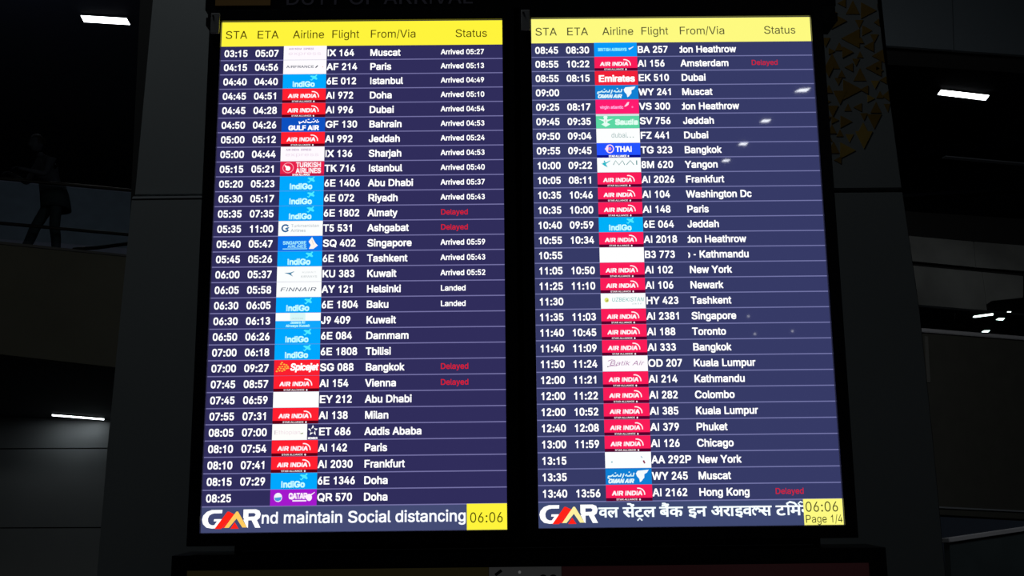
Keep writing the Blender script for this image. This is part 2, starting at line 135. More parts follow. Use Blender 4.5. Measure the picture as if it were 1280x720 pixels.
# ------------------------------------------------------------------ lettering: outlines of each character, in thousandths
GLYPHS = json.loads(r'''{"A":[480,[[16,0,201,509,276,509,463,0,395,0,287,302,264,372,232,478,245,478,213,371,191,302,85,0],[110,142,110,199,370,199,370,142]]],"B":[456,[[60,0,60,509,241,509,289,504,329,491,359,469,381,442,394,410,398,374,395,344,387,320,373,301,356,286,336,275,315,267,315,262,339,257,363,245,385,227,402,203,414,173,418,136,413,100,400,67,377,39,344,18,301,4,247,0],[125,57,245,57,296,63,330,80,349,105,355,137,352,161,342,184,327,203,306,218,279,228,248,231,125,231],[125,285,238,285,265,288,288,296,308,309,323,326,333,348,336,372,330,403,313,429,283,446,240,452,125,452]]],"C":[510,[[267,-7,225,-3,186,7,150,25,119,49,92,79,70,115,53,157,44,203,40,254,44,305,53,352,70,393,92,429,119,459,150,484,186,501,225,512,267,516,305,513,340,504,373,490,402,471,427,447,448,418,463,385,473,348,408,348,401,373,389,395,375,413,357,428,337,440,315,449,292,454,267,456,223,450,184,432,150,403,125,364,109,314,103,254,109,194,125,145,151,105,184,76,223,59,267,53,292,55,315,60,337,69,357,81,375,96,389,114,401,136,408,160,473,160,463,124,448,91,428,62,402,38,373,19,341,5,305,-4]]],"D":[502,[[219,0,96,0,96,57,215,57,272,63,318,81,354,110,379,149,394,198,399,255,394,312,379,361,354,399,320,428,275,446,221,452,93,452,93,509,225,509,273,505,315,495,353,478,399,441,433,391,449,351,458,306,462,255,458,205,449,159,433,119,411,83,384,54,351,31,312,14,268,3],[125,509,125,0,60,0,60,509]]],"E":[419,[[60,0,60,509,372,509,372,452,125,452,125,286,355,286,355,229,125,229,125,57,375,57,375,0]]],"F":[410,[[60,0,60,509,369,509,369,452,125,452,125,278,346,278,346,221,125,221,125,0]]],"G":[520,[[269,-7,225,-3,185,7,149,25,118,49,91,79,69,116,53,157,43,203,40,254,43,305,53,352,69,393,91,429,117,459,149,484,184,501,223,512,265,516,304,513,340,504,374,489,403,469,429,445,449,416,465,384,474,349,408,349,399,372,387,393,373,411,356,427,337,439,315,448,291,454,265,456,222,450,183,432,150,404,125,364,109,314,103,254,109,194,125,145,151,105,184,76,224,59,269,53,309,57,345,71,374,93,396,123,410,160,415,202,434,199,283,199,283,256,478,256,478,200,471,141,451,91,419,50,377,19,326,0]]],"H":[517,[[60,0,60,509,125,509,125,289,392,289,392,509,457,509,457,0,392,0,392,232,125,232,125,0]]],"I":[300,[[31,0,31,57,118,57,118,452,31,452,31,509,269,509,269,452,183,452,183,57,269,57,269,0]]],"J":[396,[[185,-7,124,3,75,33,52,63,38,100,33,145,33,173,98,173,98,145,104,104,122,74,149,56,185,50,220,56,248,74,266,104,272,145,272,509,336,509,336,145,332,100,318,63,294,33,246,3]]],"K":[467,[[104,145,104,216,139,261,174,303,212,344,364,509,448,509,231,276,228,276],[60,0,60,509,125,509,125,334,124,225,125,193,125,0],[372,0,188,259,228,309,449,0]]],"L":[393,[[60,0,60,509,125,509,125,57,361,57,361,0]]],"M":[628,[[60,0,60,509,152,509,277,187,287,159,299,123,311,84,322,49,307,49,318,83,330,121,342,158,352,187,476,509,568,509,568,0,504,0,504,291,504,327,505,369,506,413,507,457,513,457,498,409,482,363,467,322,456,291,342,0,286,0,170,291,159,321,145,361,129,408,112,457,119,457,120,416,121,372,122,328,122,291,122,0]]],"N":[523,[[60,0,60,509,136,509,343,183,363,151,388,107,414,55,405,54,401,108,399,157,399,195,399,509,463,509,463,0,387,0,202,290,177,331,148,381,108,452,119,454,122,384,124,328,125,291,125,0]]],"O":[533,[[267,-7,225,-3,186,7,150,25,119,49,92,79,70,115,53,157,44,203,40,254,44,305,53,352,70,393,92,429,119,459,150,484,186,501,225,512,267,516,309,512,348,501,384,484,415,459,442,429,464,393,480,352,490,305,493,254,490,203,480,157,464,115,442,79,415,49,384,25,348,7,309,-3],[267,53,310,59,349,76,383,105,408,144,425,194,430,254,425,314,408,365,383,404,349,433,310,450,267,456,223,450,184,433,151,404,125,364,109,314,103,254,109,194,125,144,151,105,184,76,223,59]]],"P":[445,[[60,0,60,509,235,509,289,503,332,487,366,462,390,430,404,391,409,348,404,304,390,265,366,233,332,207,289,191,235,186,109,186,109,242,233,242,269,246,297,256,318,272,333,294,342,319,344,348,342,376,333,402,318,423,297,439,268,449,232,452,125,452,125,0]]],"Q":[533,[[245,159,313,159,369,85,384,65,468,-48,401,-48,346,27,331,46],[267,-7,225,-3,186,7,150,25,119,49,92,79,70,115,53,157,44,203,40,254,44,305,53,352,70,393,92,429,119,459,150,484,186,501,225,512,267,516,309,512,348,501,384,484,415,459,442,429,464,393,480,352,490,305,493,254,490,203,480,157,464,115,442,79,415,49,384,25,348,7,309,-3],[267,53,310,59,349,76,383,105,408,144,425,194,430,254,425,314,408,365,383,404,349,433,310,450,267,456,223,450,184,433,151,404,125,364,109,314,103,254,109,194,125,144,151,105,184,76,223,59]]],"R":[449,[[60,0,60,509,236,509,290,504,333,489,367,465,390,433,405,395,409,352,405,309,390,271,367,240,333,217,289,203,236,198,96,198,96,255,234,255,269,258,298,267,319,281,334,300,342,324,345,352,342,380,334,405,319,425,298,440,269,449,233,452,125,452,125,0],[353,0,230,229,303,229,428,0]]],"S":[447,[[224,-9,172,-4,128,9,91,31,64,60,46,96,38,137,104,137,110,110,123,88,142,71,166,59,194,52,224,49,257,52,286,60,311,74,329,92,341,114,346,139,342,161,332,179,316,193,296,205,245,222,184,239,128,260,86,289,60,326,52,372,58,413,75,448,102,476,138,498,180,511,227,516,275,511,316,498,351,476,377,449,394,415,401,378,337,378,326,412,302,437,267,453,225,459,194,456,167,448,145,435,129,418,118,398,115,376,119,352,131,334,148,319,169,308,212,293,264,279,312,264,336,252,359,238,379,220,395,198,405,171,408,139,403,99,386,64,360,34,323,11,278,-4]]],"T":[449,[[32,452,32,509,417,509,417,452,257,452,257,0,193,0,193,452]]],"U":[517,[[259,-8,203,-2,154,15,114,43,85,80,66,124,60,173,60,509,124,509,124,178,128,144,141,113,160,87,187,68,220,56,259,52,298,56,331,68,357,87,377,113,389,144,393,178,393,509,457,509,457,173,451,124,433,80,403,43,363,15,315,-2]]],"V":[480,[[204,0,16,509,84,509,192,206,215,137,248,31,235,31,267,138,290,206,395,509,463,509,278,0]]],"W":[686,[[155,0,16,509,82,509,163,196,175,145,187,94,197,40,189,40,200,94,211,145,224,196,306,509,380,509,462,196,474,145,486,94,497,40,488,40,499,94,510,145,523,196,603,509,670,509,530,0,455,0,368,323,351,391,336,475,350,475,335,395,318,323,230,0]]],"X":[474,[[18,0,217,284,217,236,29,509,104,509,178,400,204,361,223,329,243,292,232,292,252,329,272,361,298,400,374,509,446,509,259,239,259,287,456,0,382,0,292,129,268,165,250,195,230,231,244,231,225,196,206,166,182,129,91,0]]],"Y":[472,[[203,0,203,208,16,509,91,509,192,344,222,292,250,230,224,230,251,293,280,344,381,509,455,509,268,208,268,0]]],"Z":[438,[[42,0,42,46,273,385,306,431,341,476,348,454,285,452,223,452,40,452,40,509,397,509,397,462,169,129,134,81,97,33,90,54,152,57,214,57,399,57,399,0]]],"a":[389,[[160,-9,126,-5,94,5,68,22,48,45,35,73,30,108,34,138,43,161,58,179,78,193,100,203,125,211,178,220,234,227,252,230,265,235,273,243,276,255,276,257,273,279,267,297,256,311,240,322,220,329,196,331,171,329,149,322,132,313,118,301,107,288,100,274,41,291,57,322,79,346,104,364,133,375,163,382,194,384,239,379,263,372,286,360,306,343,322,320,333,290,337,251,337,0,277,0,277,52,272,52,252,25,236,12,215,1,190,-6],[170,45,202,49,228,59,248,74,263,93,272,115,276,138,276,190,259,182,231,176,200,171,175,168,134,159,117,150,103,139,95,124,92,105,94,87,102,72,114,61,130,52,149,47]]],"b":[424,[[229,-8,198,-5,172,4,153,17,138,31,118,59,112,59,112,0,53,0,53,509,114,509,114,319,118,319,137,346,152,360,171,373,197,381,229,384,274,378,313,361,345,332,370,293,385,245,390,189,385,133,370,84,346,45,313,16,274,-2],[220,47,253,51,279,66,301,88,316,117,325,151,328,189,325,227,316,261,301,290,280,311,253,325,220,330,188,325,161,312,140,291,125,263,116,229,113,189,116,150,125,115,140,86,162,65,188,51]]],"c":[396,[[207,-8,159,-2,117,16,82,46,56,85,40,133,34,187,40,243,56,291,82,330,117,360,159,378,207,384,234,383,260,377,284,368,305,356,324,341,340,322,353,301,362,277,303,262,290,289,270,311,242,325,207,330,173,325,145,310,124,287,108,258,99,224,96,187,99,151,108,117,124,89,145,66,173,51,207,46,243,52,271,66,292,89,304,117,363,102,354,78,341,56,325,37,306,21,285,9,261,-1,235,-6]]],"d":[424,[[195,-8,151,-2,111,16,79,45,55,84,39,133,34,189,39,245,55,293,79,332,112,361,151,378,196,384,228,381,253,373,272,360,287,346,306,319,311,319,311,509,372,509,372,0,313,0,313,59,307,59,287,31,272,17,252,4,227,-5],[205,47,236,51,263,65,284,86,299,115,309,150,312,189,309,229,300,263,284,291,263,312,237,325,205,330,172,325,145,311,124,290,108,261,99,227,96,189,99,151,109,117,124,88,145,66,172,51]]],"e":[404,[[212,-8,161,-2,117,16,82,46,56,85,40,132,34,187,39,242,55,290,81,329,115,359,157,378,205,384,236,382,266,374,294,361,319,341,341,315,357,282,368,242,371,194,371,169,75,169,75,221,338,221,310,202,307,237,298,269,283,294,263,314,237,326,205,330,173,326,146,313,125,294,109,270,99,241,96,211,96,178,100,139,110,106,128,80,151,61,179,50,212,46,234,48,254,53,271,61,285,73,297,88,306,105,365,91,353,63,335,39,311,19,283,4,249,-5]]],"f":[254,[[228,379,228,327,6,327,6,379],[81,0,81,432,84,461,96,486,113,505,135,519,161,527,187,530,222,527,243,521,227,468,215,472,195,474,171,470,154,460,145,443,142,419,142,0]]],"g":[425,[[207,-151,168,-148,134,-140,105,-127,82,-110,64,-91,51,-69,101,-41,122,-66,136,-78,154,-88,178,-95,207,-97,249,-92,282,-75,304,-47,311,-6,311,68,306,68,287,41,272,28,252,16,227,8,195,5,152,10,113,27,80,53,55,90,39,136,34,191,39,246,55,293,80,332,112,361,152,378,196,384,228,382,253,373,273,360,288,346,308,319,313,319,313,379,372,379,372,-9,367,-54,350,-90,324,-117,291,-136,251,-147],[205,59,237,63,264,75,285,95,300,121,309,154,312,193,309,231,300,264,285,291,264,312,237,325,205,330,172,325,145,312,124,290,109,262,99,229,96,193,99,155,109,123,124,96,145,76,172,63]]],"h":[410,[[114,227,114,0,53,0,53,509,114,509,114,287,102,287,124,332,152,362,187,379,227,384,264,380,295,369,321,349,341,321,353,285,357,240,357,0,296,0,296,235,290,275,273,304,246,323,210,329,184,326,161,317,141,303,126,283,117,257]]],"i":[167,[[53,0,53,379,114,379,114,0],[84,443,67,446,54,455,44,468,41,483,44,499,54,512,67,521,84,524,100,521,114,512,123,499,126,483,123,468,114,455,100,446]]],"j":[167,[[53,379,114,379,114,-30,111,-63,102,-90,86,-113,65,-129,37,-139,4,-143,-10,-143,-10,-87,2,-87,25,-83,40,-72,50,-54,53,-29],[83,443,67,446,53,455,44,468,41,483,44,499,53,512,67,521,83,524,100,521,114,512,123,499,126,483,123,468,114,455,100,446]]],"k":[381,[[110,137,110,212,121,212,284,379,360,379,184,199,177,199],[53,0,53,509,114,509,114,0],[294,0,148,186,191,229,372,0]]],"l":[189,[[139,-2,101,3,74,20,58,47,53,84,53,509,114,509,114,99,115,77,120,62,130,54,146,52,160,53,170,54,181,3,162,-1]]],"m":[610,[[53,0,53,379,112,379,112,295,108,295,118,323,132,346,151,363,172,376,195,384,219,386,257,380,287,361,309,331,321,295,312,295,322,321,337,343,357,361,381,375,407,383,437,386,468,383,497,372,522,354,541,328,553,296,557,255,557,0,496,0,496,254,490,289,473,313,447,326,419,330,395,328,374,320,358,307,345,290,338,270,335,247,335,0,274,0,274,260,269,288,253,311,229,326,199,330,178,328,158,320,140,307,126,289,117,266,114,238,114,0]]],"n":[410,[[114,227,114,0,53,0,53,379,112,379,112,287,102,287,124,332,152,362,187,379,227,384,264,380,295,369,321,349,341,321,353,285,357,240,357,0,296,0,296,235,290,275,273,304,246,323,210,329,184,326,161,317,141,303,126,283,117,257]]],"o":[415,[[207,-8,159,-2,117,16,82,46,56,85,40,133,34,187,40,243,56,291,82,330,117,360,159,378,207,384,256,378,299,360,333,330,359,291,376,243,381,187,376,133,359,85,333,46,299,16,256,-2],[207,46,242,51,270,66,292,89,307,117,316,151,319,187,316,224,307,258,292,287,270,310,242,325,207,330,173,325,145,310,124,287,108,258,99,224,96,187,99,151,108,117,124,89,145,66,173,51]]],"p":[424,[[53,-143,53,379,112,379,112,319,118,319,137,346,152,360,171,373,197,381,229,384,274,378,313,361,345,332,370,293,385,245,390,189,385,133,370,84,346,45,313,16,274,-2,229,-8,198,-5,173,4,153,17,138,31,118,59,114,59,114,-143],[220,47,253,51,279,66,301,88,316,117,325,151,328,189,325,227,316,261,301,290,280,311,253,325,220,330,188,325,161,312,140,291,125,263,116,229,113,189,116,150,125,115,140,86,162,65,188,51]]],"q":[424,[[372,-143,311,-143,311,59,306,59,287,31,272,17,252,4,227,-5,195,-8,151,-2,111,16,79,45,55,84,39,133,34,189,39,245,55,293,79,332,112,361,151,378,196,384,228,381,253,373,272,360,287,346,307,319,313,319,313,379,372,379],[205,47,236,51,263,65,284,86,299,115,309,150,312,189,309,229,300,263,284,291,263,312,237,325,205,330,172,325,145,311,124,290,108,261,99,227,96,189,99,151,109,117,124,88,145,66,172,51]]],"r":[259,[[53,0,53,379,112,379,112,321,115,321,130,347,152,367,181,380,213,385,229,384,243,384,243,322,230,324,207,326,182,323,159,315,140,301,126,284,117,262,114,237,114,0]]],"s":[365,[[182,-8,145,-5,112,3,84,18,62,38,45,63,36,94,94,107,105,79,124,60,150,49,181,45,217,50,244,62,262,81,268,103,265,121,254,136,237,147,212,155,149,170,104,186,72,208,53,237,47,274,51,305,65,332,87,354,115,370,149,381,187,384,223,381,254,372,279,358,299,339,314,316,324,290,268,277,258,298,243,316,219,328,187,333,156,329,131,317,114,299,109,277,112,258,124,243,144,232,172,223,229,209,275,194,306,171,325,142,331,107,326,75,312,47,290,24,260,6,223,-5]]],"t":[227,[[204,379,204,327,6,327,6,379],[65,471,126,471,126,98,128,76,136,61,150,53,170,50,185,51,202,54,213,2,192,-3,168,-4,125,2,92,21,72,52,65,93]]],"u":[410,[[182,-5,146,-1,115,11,89,31,69,59,57,95,53,139,53,379,114,379,114,144,119,105,137,75,164,56,200,50,226,53,249,62,268,77,283,97,293,122,296,153,296,379,357,379,357,0,298,0,298,92,307,92,286,47,257,17,222,0]]],"v":[389,[[163,0,17,379,84,379,165,155,187,87,206,21,184,21,203,87,224,155,305,379,371,379,226,0]]],"w":[567,[[138,0,23,379,87,379,133,214,154,137,175,41,165,41,186,135,206,214,252,379,316,379,362,214,382,136,402,41,391,41,413,135,434,214,480,379,545,379,429,0,368,0,319,172,305,225,291,280,277,338,291,338,277,280,263,225,248,172,199,0]]],"x":[379,[[21,0,171,218,171,171,29,379,100,379,147,306,179,253,207,206,175,206,202,253,233,306,282,379,352,379,209,169,209,214,358,0,287,0,231,85,200,136,173,182,205,182,178,136,148,85,91,0]]],"y":[389,[[47,-139,61,-86,71,-87,88,-90,104,-89,118,-84,130,-74,141,-58,151,-36,163,-1,17,379,84,379,165,155,187,87,206,21,184,21,202,87,224,155,305,379,371,379,204,-58,191,-85,177,-107,159,-124,139,-136,117,-143,91,-145,65,-143]]],"z":[380,[[42,0,42,46,254,320,254,323,48,323,48,379,333,379,333,331,126,60,126,56,339,56,339,0]]],"0":[453,[[227,-7,174,1,130,24,95,62,69,113,57,155,50,202,48,254,50,306,57,353,69,395,95,447,130,484,174,508,227,516,279,508,323,484,358,447,384,395,396,353,403,306,405,254,403,202,396,155,384,113,359,62,323,24,279,1],[227,50,261,56,290,74,313,103,330,144,340,194,344,254,340,314,330,365,313,405,290,435,261,453,227,460,192,453,163,435,140,405,123,365,113,314,109,254,113,194,123,144,140,103,163,74,192,56]]],"1":[453,[[76,0,76,55,391,55,391,0],[276,509,276,0,212,0,212,448,209,448,86,358,86,427,198,509]]],"2":[453,[[64,0,64,47,234,229,282,282,299,305,311,327,318,348,320,371,317,397,308,419,293,436,273,449,250,457,224,460,196,457,172,447,153,433,139,413,130,390,127,362,66,362,71,405,86,442,111,473,143,496,182,511,225,516,268,511,306,497,337,474,361,445,376,411,381,372,378,345,371,318,357,290,336,259,267,180,153,60,153,57,389,57,389,0]]],"3":[453,[[218,-7,173,-3,133,10,98,30,70,57,52,91,44,132,109,132,115,107,126,87,144,71,165,59,191,52,219,50,248,53,275,61,297,74,315,93,325,116,329,145,326,172,316,196,299,217,275,234,242,244,201,248,157,248,157,299,288,448,288,452,70,452,70,509,372,509,372,461,211,278,211,289,264,288,308,276,344,253,371,222,387,186,393,145,387,103,370,66,344,36,309,12,266,-2]]],"4":[453,[[40,105,40,158,247,509,311,509,109,166,109,163,413,163,413,105],[282,0,282,121,282,146,282,318,343,318,343,0]]],"5":[453,[[221,-7,178,-2,140,11,108,32,83,60,66,93,60,130,122,130,127,108,138,89,154,73,173,60,196,52,221,50,250,53,276,64,298,82,314,104,324,131,328,162,324,193,314,221,297,244,275,262,248,273,218,277,192,275,167,268,145,258,128,246,67,253,96,509,366,509,366,452,151,452,134,301,136,301,155,315,178,325,203,331,229,334,263,330,294,321,321,306,345,285,364,260,379,231,388,199,391,163,385,117,369,76,343,41,309,15,268,-1]]],"6":[453,[[226,-7,182,-1,142,15,109,40,84,74,69,115,64,162,68,199,80,239,102,285,137,340,252,509,322,509,151,261,145,261,154,275,165,288,179,299,196,307,214,312,235,314,278,309,316,295,346,271,370,240,384,201,389,157,384,112,368,73,343,39,310,14,271,-2],[226,48,254,52,279,63,299,79,314,101,324,128,327,157,324,187,314,213,299,235,279,251,254,262,226,265,198,262,174,252,153,235,138,214,128,188,125,158,128,128,138,102,153,79,174,63,198,52]]],"7":[453,[[97,0,323,448,323,452,62,452,62,509,391,509,391,449,165,0]]],"8":[453,[[226,-7,178,-2,136,11,101,33,74,62,57,96,52,135,55,166,65,195,81,220,101,241,125,256,153,265,153,267,119,282,93,308,76,342,70,380,75,417,90,450,114,477,146,498,184,511,226,516,269,511,306,498,337,477,361,450,377,417,382,380,376,342,359,308,333,282,300,267,300,265,327,256,351,241,372,220,387,195,397,166,401,135,395,96,378,62,352,33,317,11,275,-2],[226,49,258,52,285,60,307,74,323,91,333,113,337,139,333,165,322,189,305,208,283,223,256,232,226,235,196,232,169,223,147,208,130,189,119,165,115,139,119,113,129,91,145,74,167,60,195,52],[226,290,252,292,274,300,293,313,307,330,316,351,319,376,316,399,308,420,294,437,275,449,252,457,226,460,200,457,177,449,159,437,145,420,136,399,133,376,136,351,145,330,159,313,178,300,201,292]]],"9":[453,[[226,516,271,510,310,494,343,468,368,434,384,393,389,347,385,309,373,270,350,224,315,168,200,0,130,0,301,248,307,248,299,234,287,221,273,210,257,202,238,196,218,195,175,199,137,214,106,237,83,269,68,307,64,352,69,397,85,436,110,469,143,494,182,510],[226,460,199,457,174,446,154,429,138,407,129,381,125,352,129,322,138,295,154,274,174,257,199,247,226,243,254,247,279,257,299,273,314,295,324,321,327,350,324,381,314,407,299,429,279,446,254,457]]],":":[188,[[95,-4,78,-1,63,9,53,24,50,41,53,59,63,73,78,83,95,87,113,83,128,73,138,59,141,41,138,24,128,9,113,-1],[95,271,78,274,63,284,53,299,50,316,53,334,63,349,78,359,95,362,113,359,128,349,138,334,141,316,138,299,128,284,113,274]]],"/":[249,[[235,533,71,-76,14,-76,178,533]]],"-":[453,[[337,244,337,188,114,188,114,244]]],".":[188,[[95,-4,78,-1,63,9,53,24,50,41,53,59,63,73,78,83,95,87,113,83,128,73,138,59,141,41,138,24,128,9,113,-1]]],"व":[319,[[328,316,268,316,268,0,222,0,222,95,186,76,162,70,134,68,105,71,79,80,57,94,40,113,30,137,26,164,35,208,59,240,98,260,146,267,165,266,187,264,203,261,200,219,176,223,149,225,117,221,93,209,78,190,73,165,77,139,91,122,111,111,135,108,163,111,186,121,206,134,222,149,222,316,0,316,0,357,328,357]]],"ल":[389,[[0,316,0,357,398,357,398,316,338,316,338,0,292,0,292,204,284,204,270,203,256,198,242,188,228,173,216,150,204,119,160,133,168,158,179,180,151,196,136,201,120,203,100,199,85,190,75,174,72,156,75,134,85,114,100,94,121,73,177,23,146,-7,86,48,61,74,42,101,30,128,26,158,29,186,40,208,56,224,75,236,96,242,117,245,141,243,163,236,184,226,203,213,241,237,287,245,292,245,292,316]]],"स":[388,[[337,316,337,0,291,0,291,153,257,146,218,144,167,148,122,159,96,145,151,84,218,24,187,-7,127,50,76,104,42,147,26,175,23,195,25,206,32,216,43,223,60,226,73,224,85,219,104,201,114,213,120,229,125,263,122,294,115,316,0,316,0,357,397,357,397,316],[212,185,253,187,291,195,291,316,161,316,168,294,171,263,170,241,166,221,159,205,150,191,181,187]]],"ट":[289,[[298,316,213,316,213,200,182,200,136,196,118,190,104,183,80,157,72,123,76,98,85,78,100,62,118,51,139,45,163,43,191,44,215,50,261,70,277,27,223,8,194,2,164,0,127,4,93,15,65,33,44,58,31,89,26,126,31,161,46,189,69,212,97,228,130,238,165,241,167,241,167,316,0,316,0,357,298,357]]],"क":[438,[[446,316,260,316,260,200,290,222,327,229,361,223,388,205,405,176,411,137,409,110,403,81,391,51,374,22,333,46,346,66,356,88,363,112,365,136,363,160,354,176,341,186,323,190,291,179,260,148,260,0,213,0,213,100,179,78,156,70,130,68,104,71,79,79,58,92,41,112,30,136,26,167,34,208,58,240,94,260,140,267,170,265,195,261,191,219,168,223,143,225,113,221,91,210,78,192,73,168,77,141,90,123,109,112,131,108,155,111,176,120,213,149,213,316,0,316,0,357,446,357]]],"इ":[282,[[156,128,122,123,92,113,68,131,47,151,33,175,29,202,30,217,34,230,41,240,50,249,64,257,81,263,127,267,180,267,180,316,0,316,0,357,290,357,290,316,227,316,227,226,121,226,96,225,83,219,77,211,75,199,77,187,83,176,100,159,128,166,158,169,197,163,229,147,250,122,257,88,251,55,233,30,204,12,166,2,201,-11,238,-23,219,-63,157,-32,101,1,71,4,47,11,33,21,28,37,30,49,35,58,45,65,58,67,82,61,111,40,126,39,161,42,188,51,205,66,210,88,207,105,196,117,179,125]]],"न":[319,[[0,357,327,357,327,316,268,316,268,0,221,0,221,171,117,171,117,140,115,126,109,116,100,110,88,108,74,111,59,120,44,133,32,149,24,166,21,183,23,195,29,204,40,210,56,212,221,212,221,316,0,316]]],"अ":[439,[[270,125,263,90,244,65,215,51,179,46,133,55,91,83,66,113,41,153,17,204,57,219,83,165,111,123,141,97,175,88,195,90,211,98,221,111,225,130,222,150,213,168,199,184,183,199,149,196,146,236,180,240,202,250,214,265,218,284,215,302,205,314,190,321,173,323,153,321,135,317,98,302,84,341,121,356,145,361,171,363,211,357,240,341,258,315,264,284,254,245,225,215,237,204,279,201,312,203,341,209,341,316,299,316,299,357,447,357,447,316,388,316,388,0,341,0,341,167,314,162,286,160,261,162,268,144]]],"म":[343,[[292,316,292,0,246,0,246,144,119,144,119,122,117,106,111,95,102,89,91,87,80,89,68,94,46,112,29,136,22,160,24,169,30,177,41,183,57,184,72,184,72,316,0,316,0,357,352,357,352,316],[246,316,119,316,119,184,246,184]]],"र":[235,[[227,24,196,-7,132,50,79,104,43,147,27,175,23,195,25,206,32,216,43,223,60,226,73,224,85,219,104,200,123,213,137,229,144,248,147,269,144,295,137,316,0,316,0,357,244,357,244,316,184,316,191,293,193,263,190,234,180,210,165,189,146,173,122,158,96,146,156,84]]],"ा":[180,[[97,316,97,158,97,0,74,0,51,0,51,158,51,316,25,316,0,316,0,337,0,357,78,357,156,357,156,337,156,316,127,316]]],"ब":[328,[[336,316,277,316,277,0,230,0,230,95,193,76,168,70,138,68,108,71,81,80,58,94,41,113,30,137,26,164,35,208,61,240,101,260,152,267,172,266,194,264,212,261,209,221,183,225,154,227,132,225,210,129,230,147,230,316,0,316,0,357,336,357],[73,165,78,139,92,120,114,109,139,106,159,107,177,112,96,213,79,193]]],"े":[0,[[-97,353,-109,394,-121,425,-134,447,-147,462,-163,470,-181,473,-193,472,-204,470,-213,467,-221,465,-228,486,-235,507,-211,513,-183,515,-154,511,-129,500,-108,480,-88,450,-71,408,-54,353,-76,353]]],"ै":[0,[[-103,353,-118,373,-132,387,-144,396,-157,401,-170,403,-184,404,-196,403,-208,400,-220,396,-231,392,-239,412,-246,431,-233,437,-219,441,-204,443,-188,444,-163,441,-142,432,-123,417,-108,397,-107,398,-105,399,-117,425,-128,445,-139,459,-151,468,-165,473,-182,475,-194,474,-205,473,-214,470,-222,467,-229,487,-235,507,-211,513,-183,515,-154,511,-129,500,-108,480,-88,450,-71,408,-54,353,-79,353]]],"ं":[0,[[-107,443,-104,456,-97,467,-87,474,-75,477,-63,474,-53,467,-46,456,-43,443,-46,431,-53,420,-63,413,-75,410,-87,413,-97,420,-104,431]]],"ि":[180,[[51,316,25,316,0,316,0,337,0,357,23,357,46,357,39,370,34,384,31,399,30,416,38,456,63,488,102,508,152,515,229,504,296,471,354,419,404,353,380,353,356,353,263,443,162,473,126,469,99,456,82,436,77,410,78,394,82,380,88,368,94,357,125,357,156,357,156,337,156,316,127,316,97,316,97,158,97,0,74,0,51,0,51,158]]]}''')
GLYPHS['|'] = [180, [[30, -60, 75, -60, 75, 560, 30, 560]]]
# advance widths of a grotesque, thousandths of an em
ADV = dict(zip("ABCDEFGHIJKLMNOPQRSTUVWXYZabcdefghijklmnopqrstuvwxyz0123456789 :/-.|",
    [667,667,722,722,667,611,778,722,278,500,667,556,833,722,778,667,778,722,667,611,722,667,944,667,667,611,
     556,556,500,556,556,278,556,556,222,222,500,222,833,556,556,556,556,333,500,278,556,500,722,500,500,500] + [556]*10 + [278,278,278,333,278,260]))
GCACHE = {}
def _area(q): return sum(q[i][0]*q[(i+1) % len(q)][1] - q[(i+1) % len(q)][0]*q[i][1] for i in range(len(q)))/2
def _arc(cx, cy, rx, ry, a0, a1, w, n=14):             # outline of a bent stroke
    o = []
    for s, rng in ((1, range(n+1)), (-1, range(n, -1, -1))):
        for k in rng:
            a = math.radians(a0+(a1-a0)*k/n); o += [cx+(rx+s*w/2)*math.cos(a), cy+(ry+s*w/2)*math.sin(a)]
    return o
def _bars(*bs): return [[x0, y0, x0-w/2+w/2, y0, x1, y1, x1+w, y1, x0+w, y0][:2] + [x1, y1, x1+w, y1, x0+w, y0] for x0, y0, x1, y1, w in bs]
GLYPHS['N'] = [GLYPHS['N'][0], _bars((60, 0, 60, 509, 63), (GLYPHS['N'][0]-123, 0, GLYPHS['N'][0]-123, 509, 63)) + [[60, 509, 128, 509, GLYPHS['N'][0]-60, 0, GLYPHS['N'][0]-128, 0]]]
for _c, _h in (('X', 509), ('x', 379)):
    _a = GLYPHS[_c][0]-10
    GLYPHS[_c] = [_a+10, [[10, _h, 88, _h, _a, 0, _a-78, 0], [10, 0, _a-78, _h, _a, _h, 88, 0]]]
GLYPHS['7'] = [453, [[97, 0, 323, 452, 62, 452, 62, 509, 391, 509, 391, 449, 165, 0]]]
GLYPHS['I'] = [251, [[95, 0, 95, 509, 157, 509, 157, 0]]]
GLYPHS['1'] = [453, [[285, 509, 285, 0, 222, 0, 222, 395, 170, 358, 105, 330, 105, 390, 165, 422, 215, 463, 238, 509]]]
GLYPHS['3'] = [453, [_arc(222, 148, 142, 118, 192, 440, 60), _arc(222, 378, 122, 104, 165, -80, 58), [190, 292, 262, 292, 262, 238, 190, 238]]]
for _c in 'PR':                                         # bowl and stem as two clean outlines
    _q = GLYPHS[_c][1][0]; _p = list(zip(_q[::2], _q[1::2]))[1:-1]
    _p = [(100 if x < 126 and 150 < y else x, y) for x, y in _p]
    GLYPHS[_c][1][0] = [v for p in _p for v in p]; GLYPHS[_c][1].append([60, 0, 60, 509, 125, 509, 125, 0])
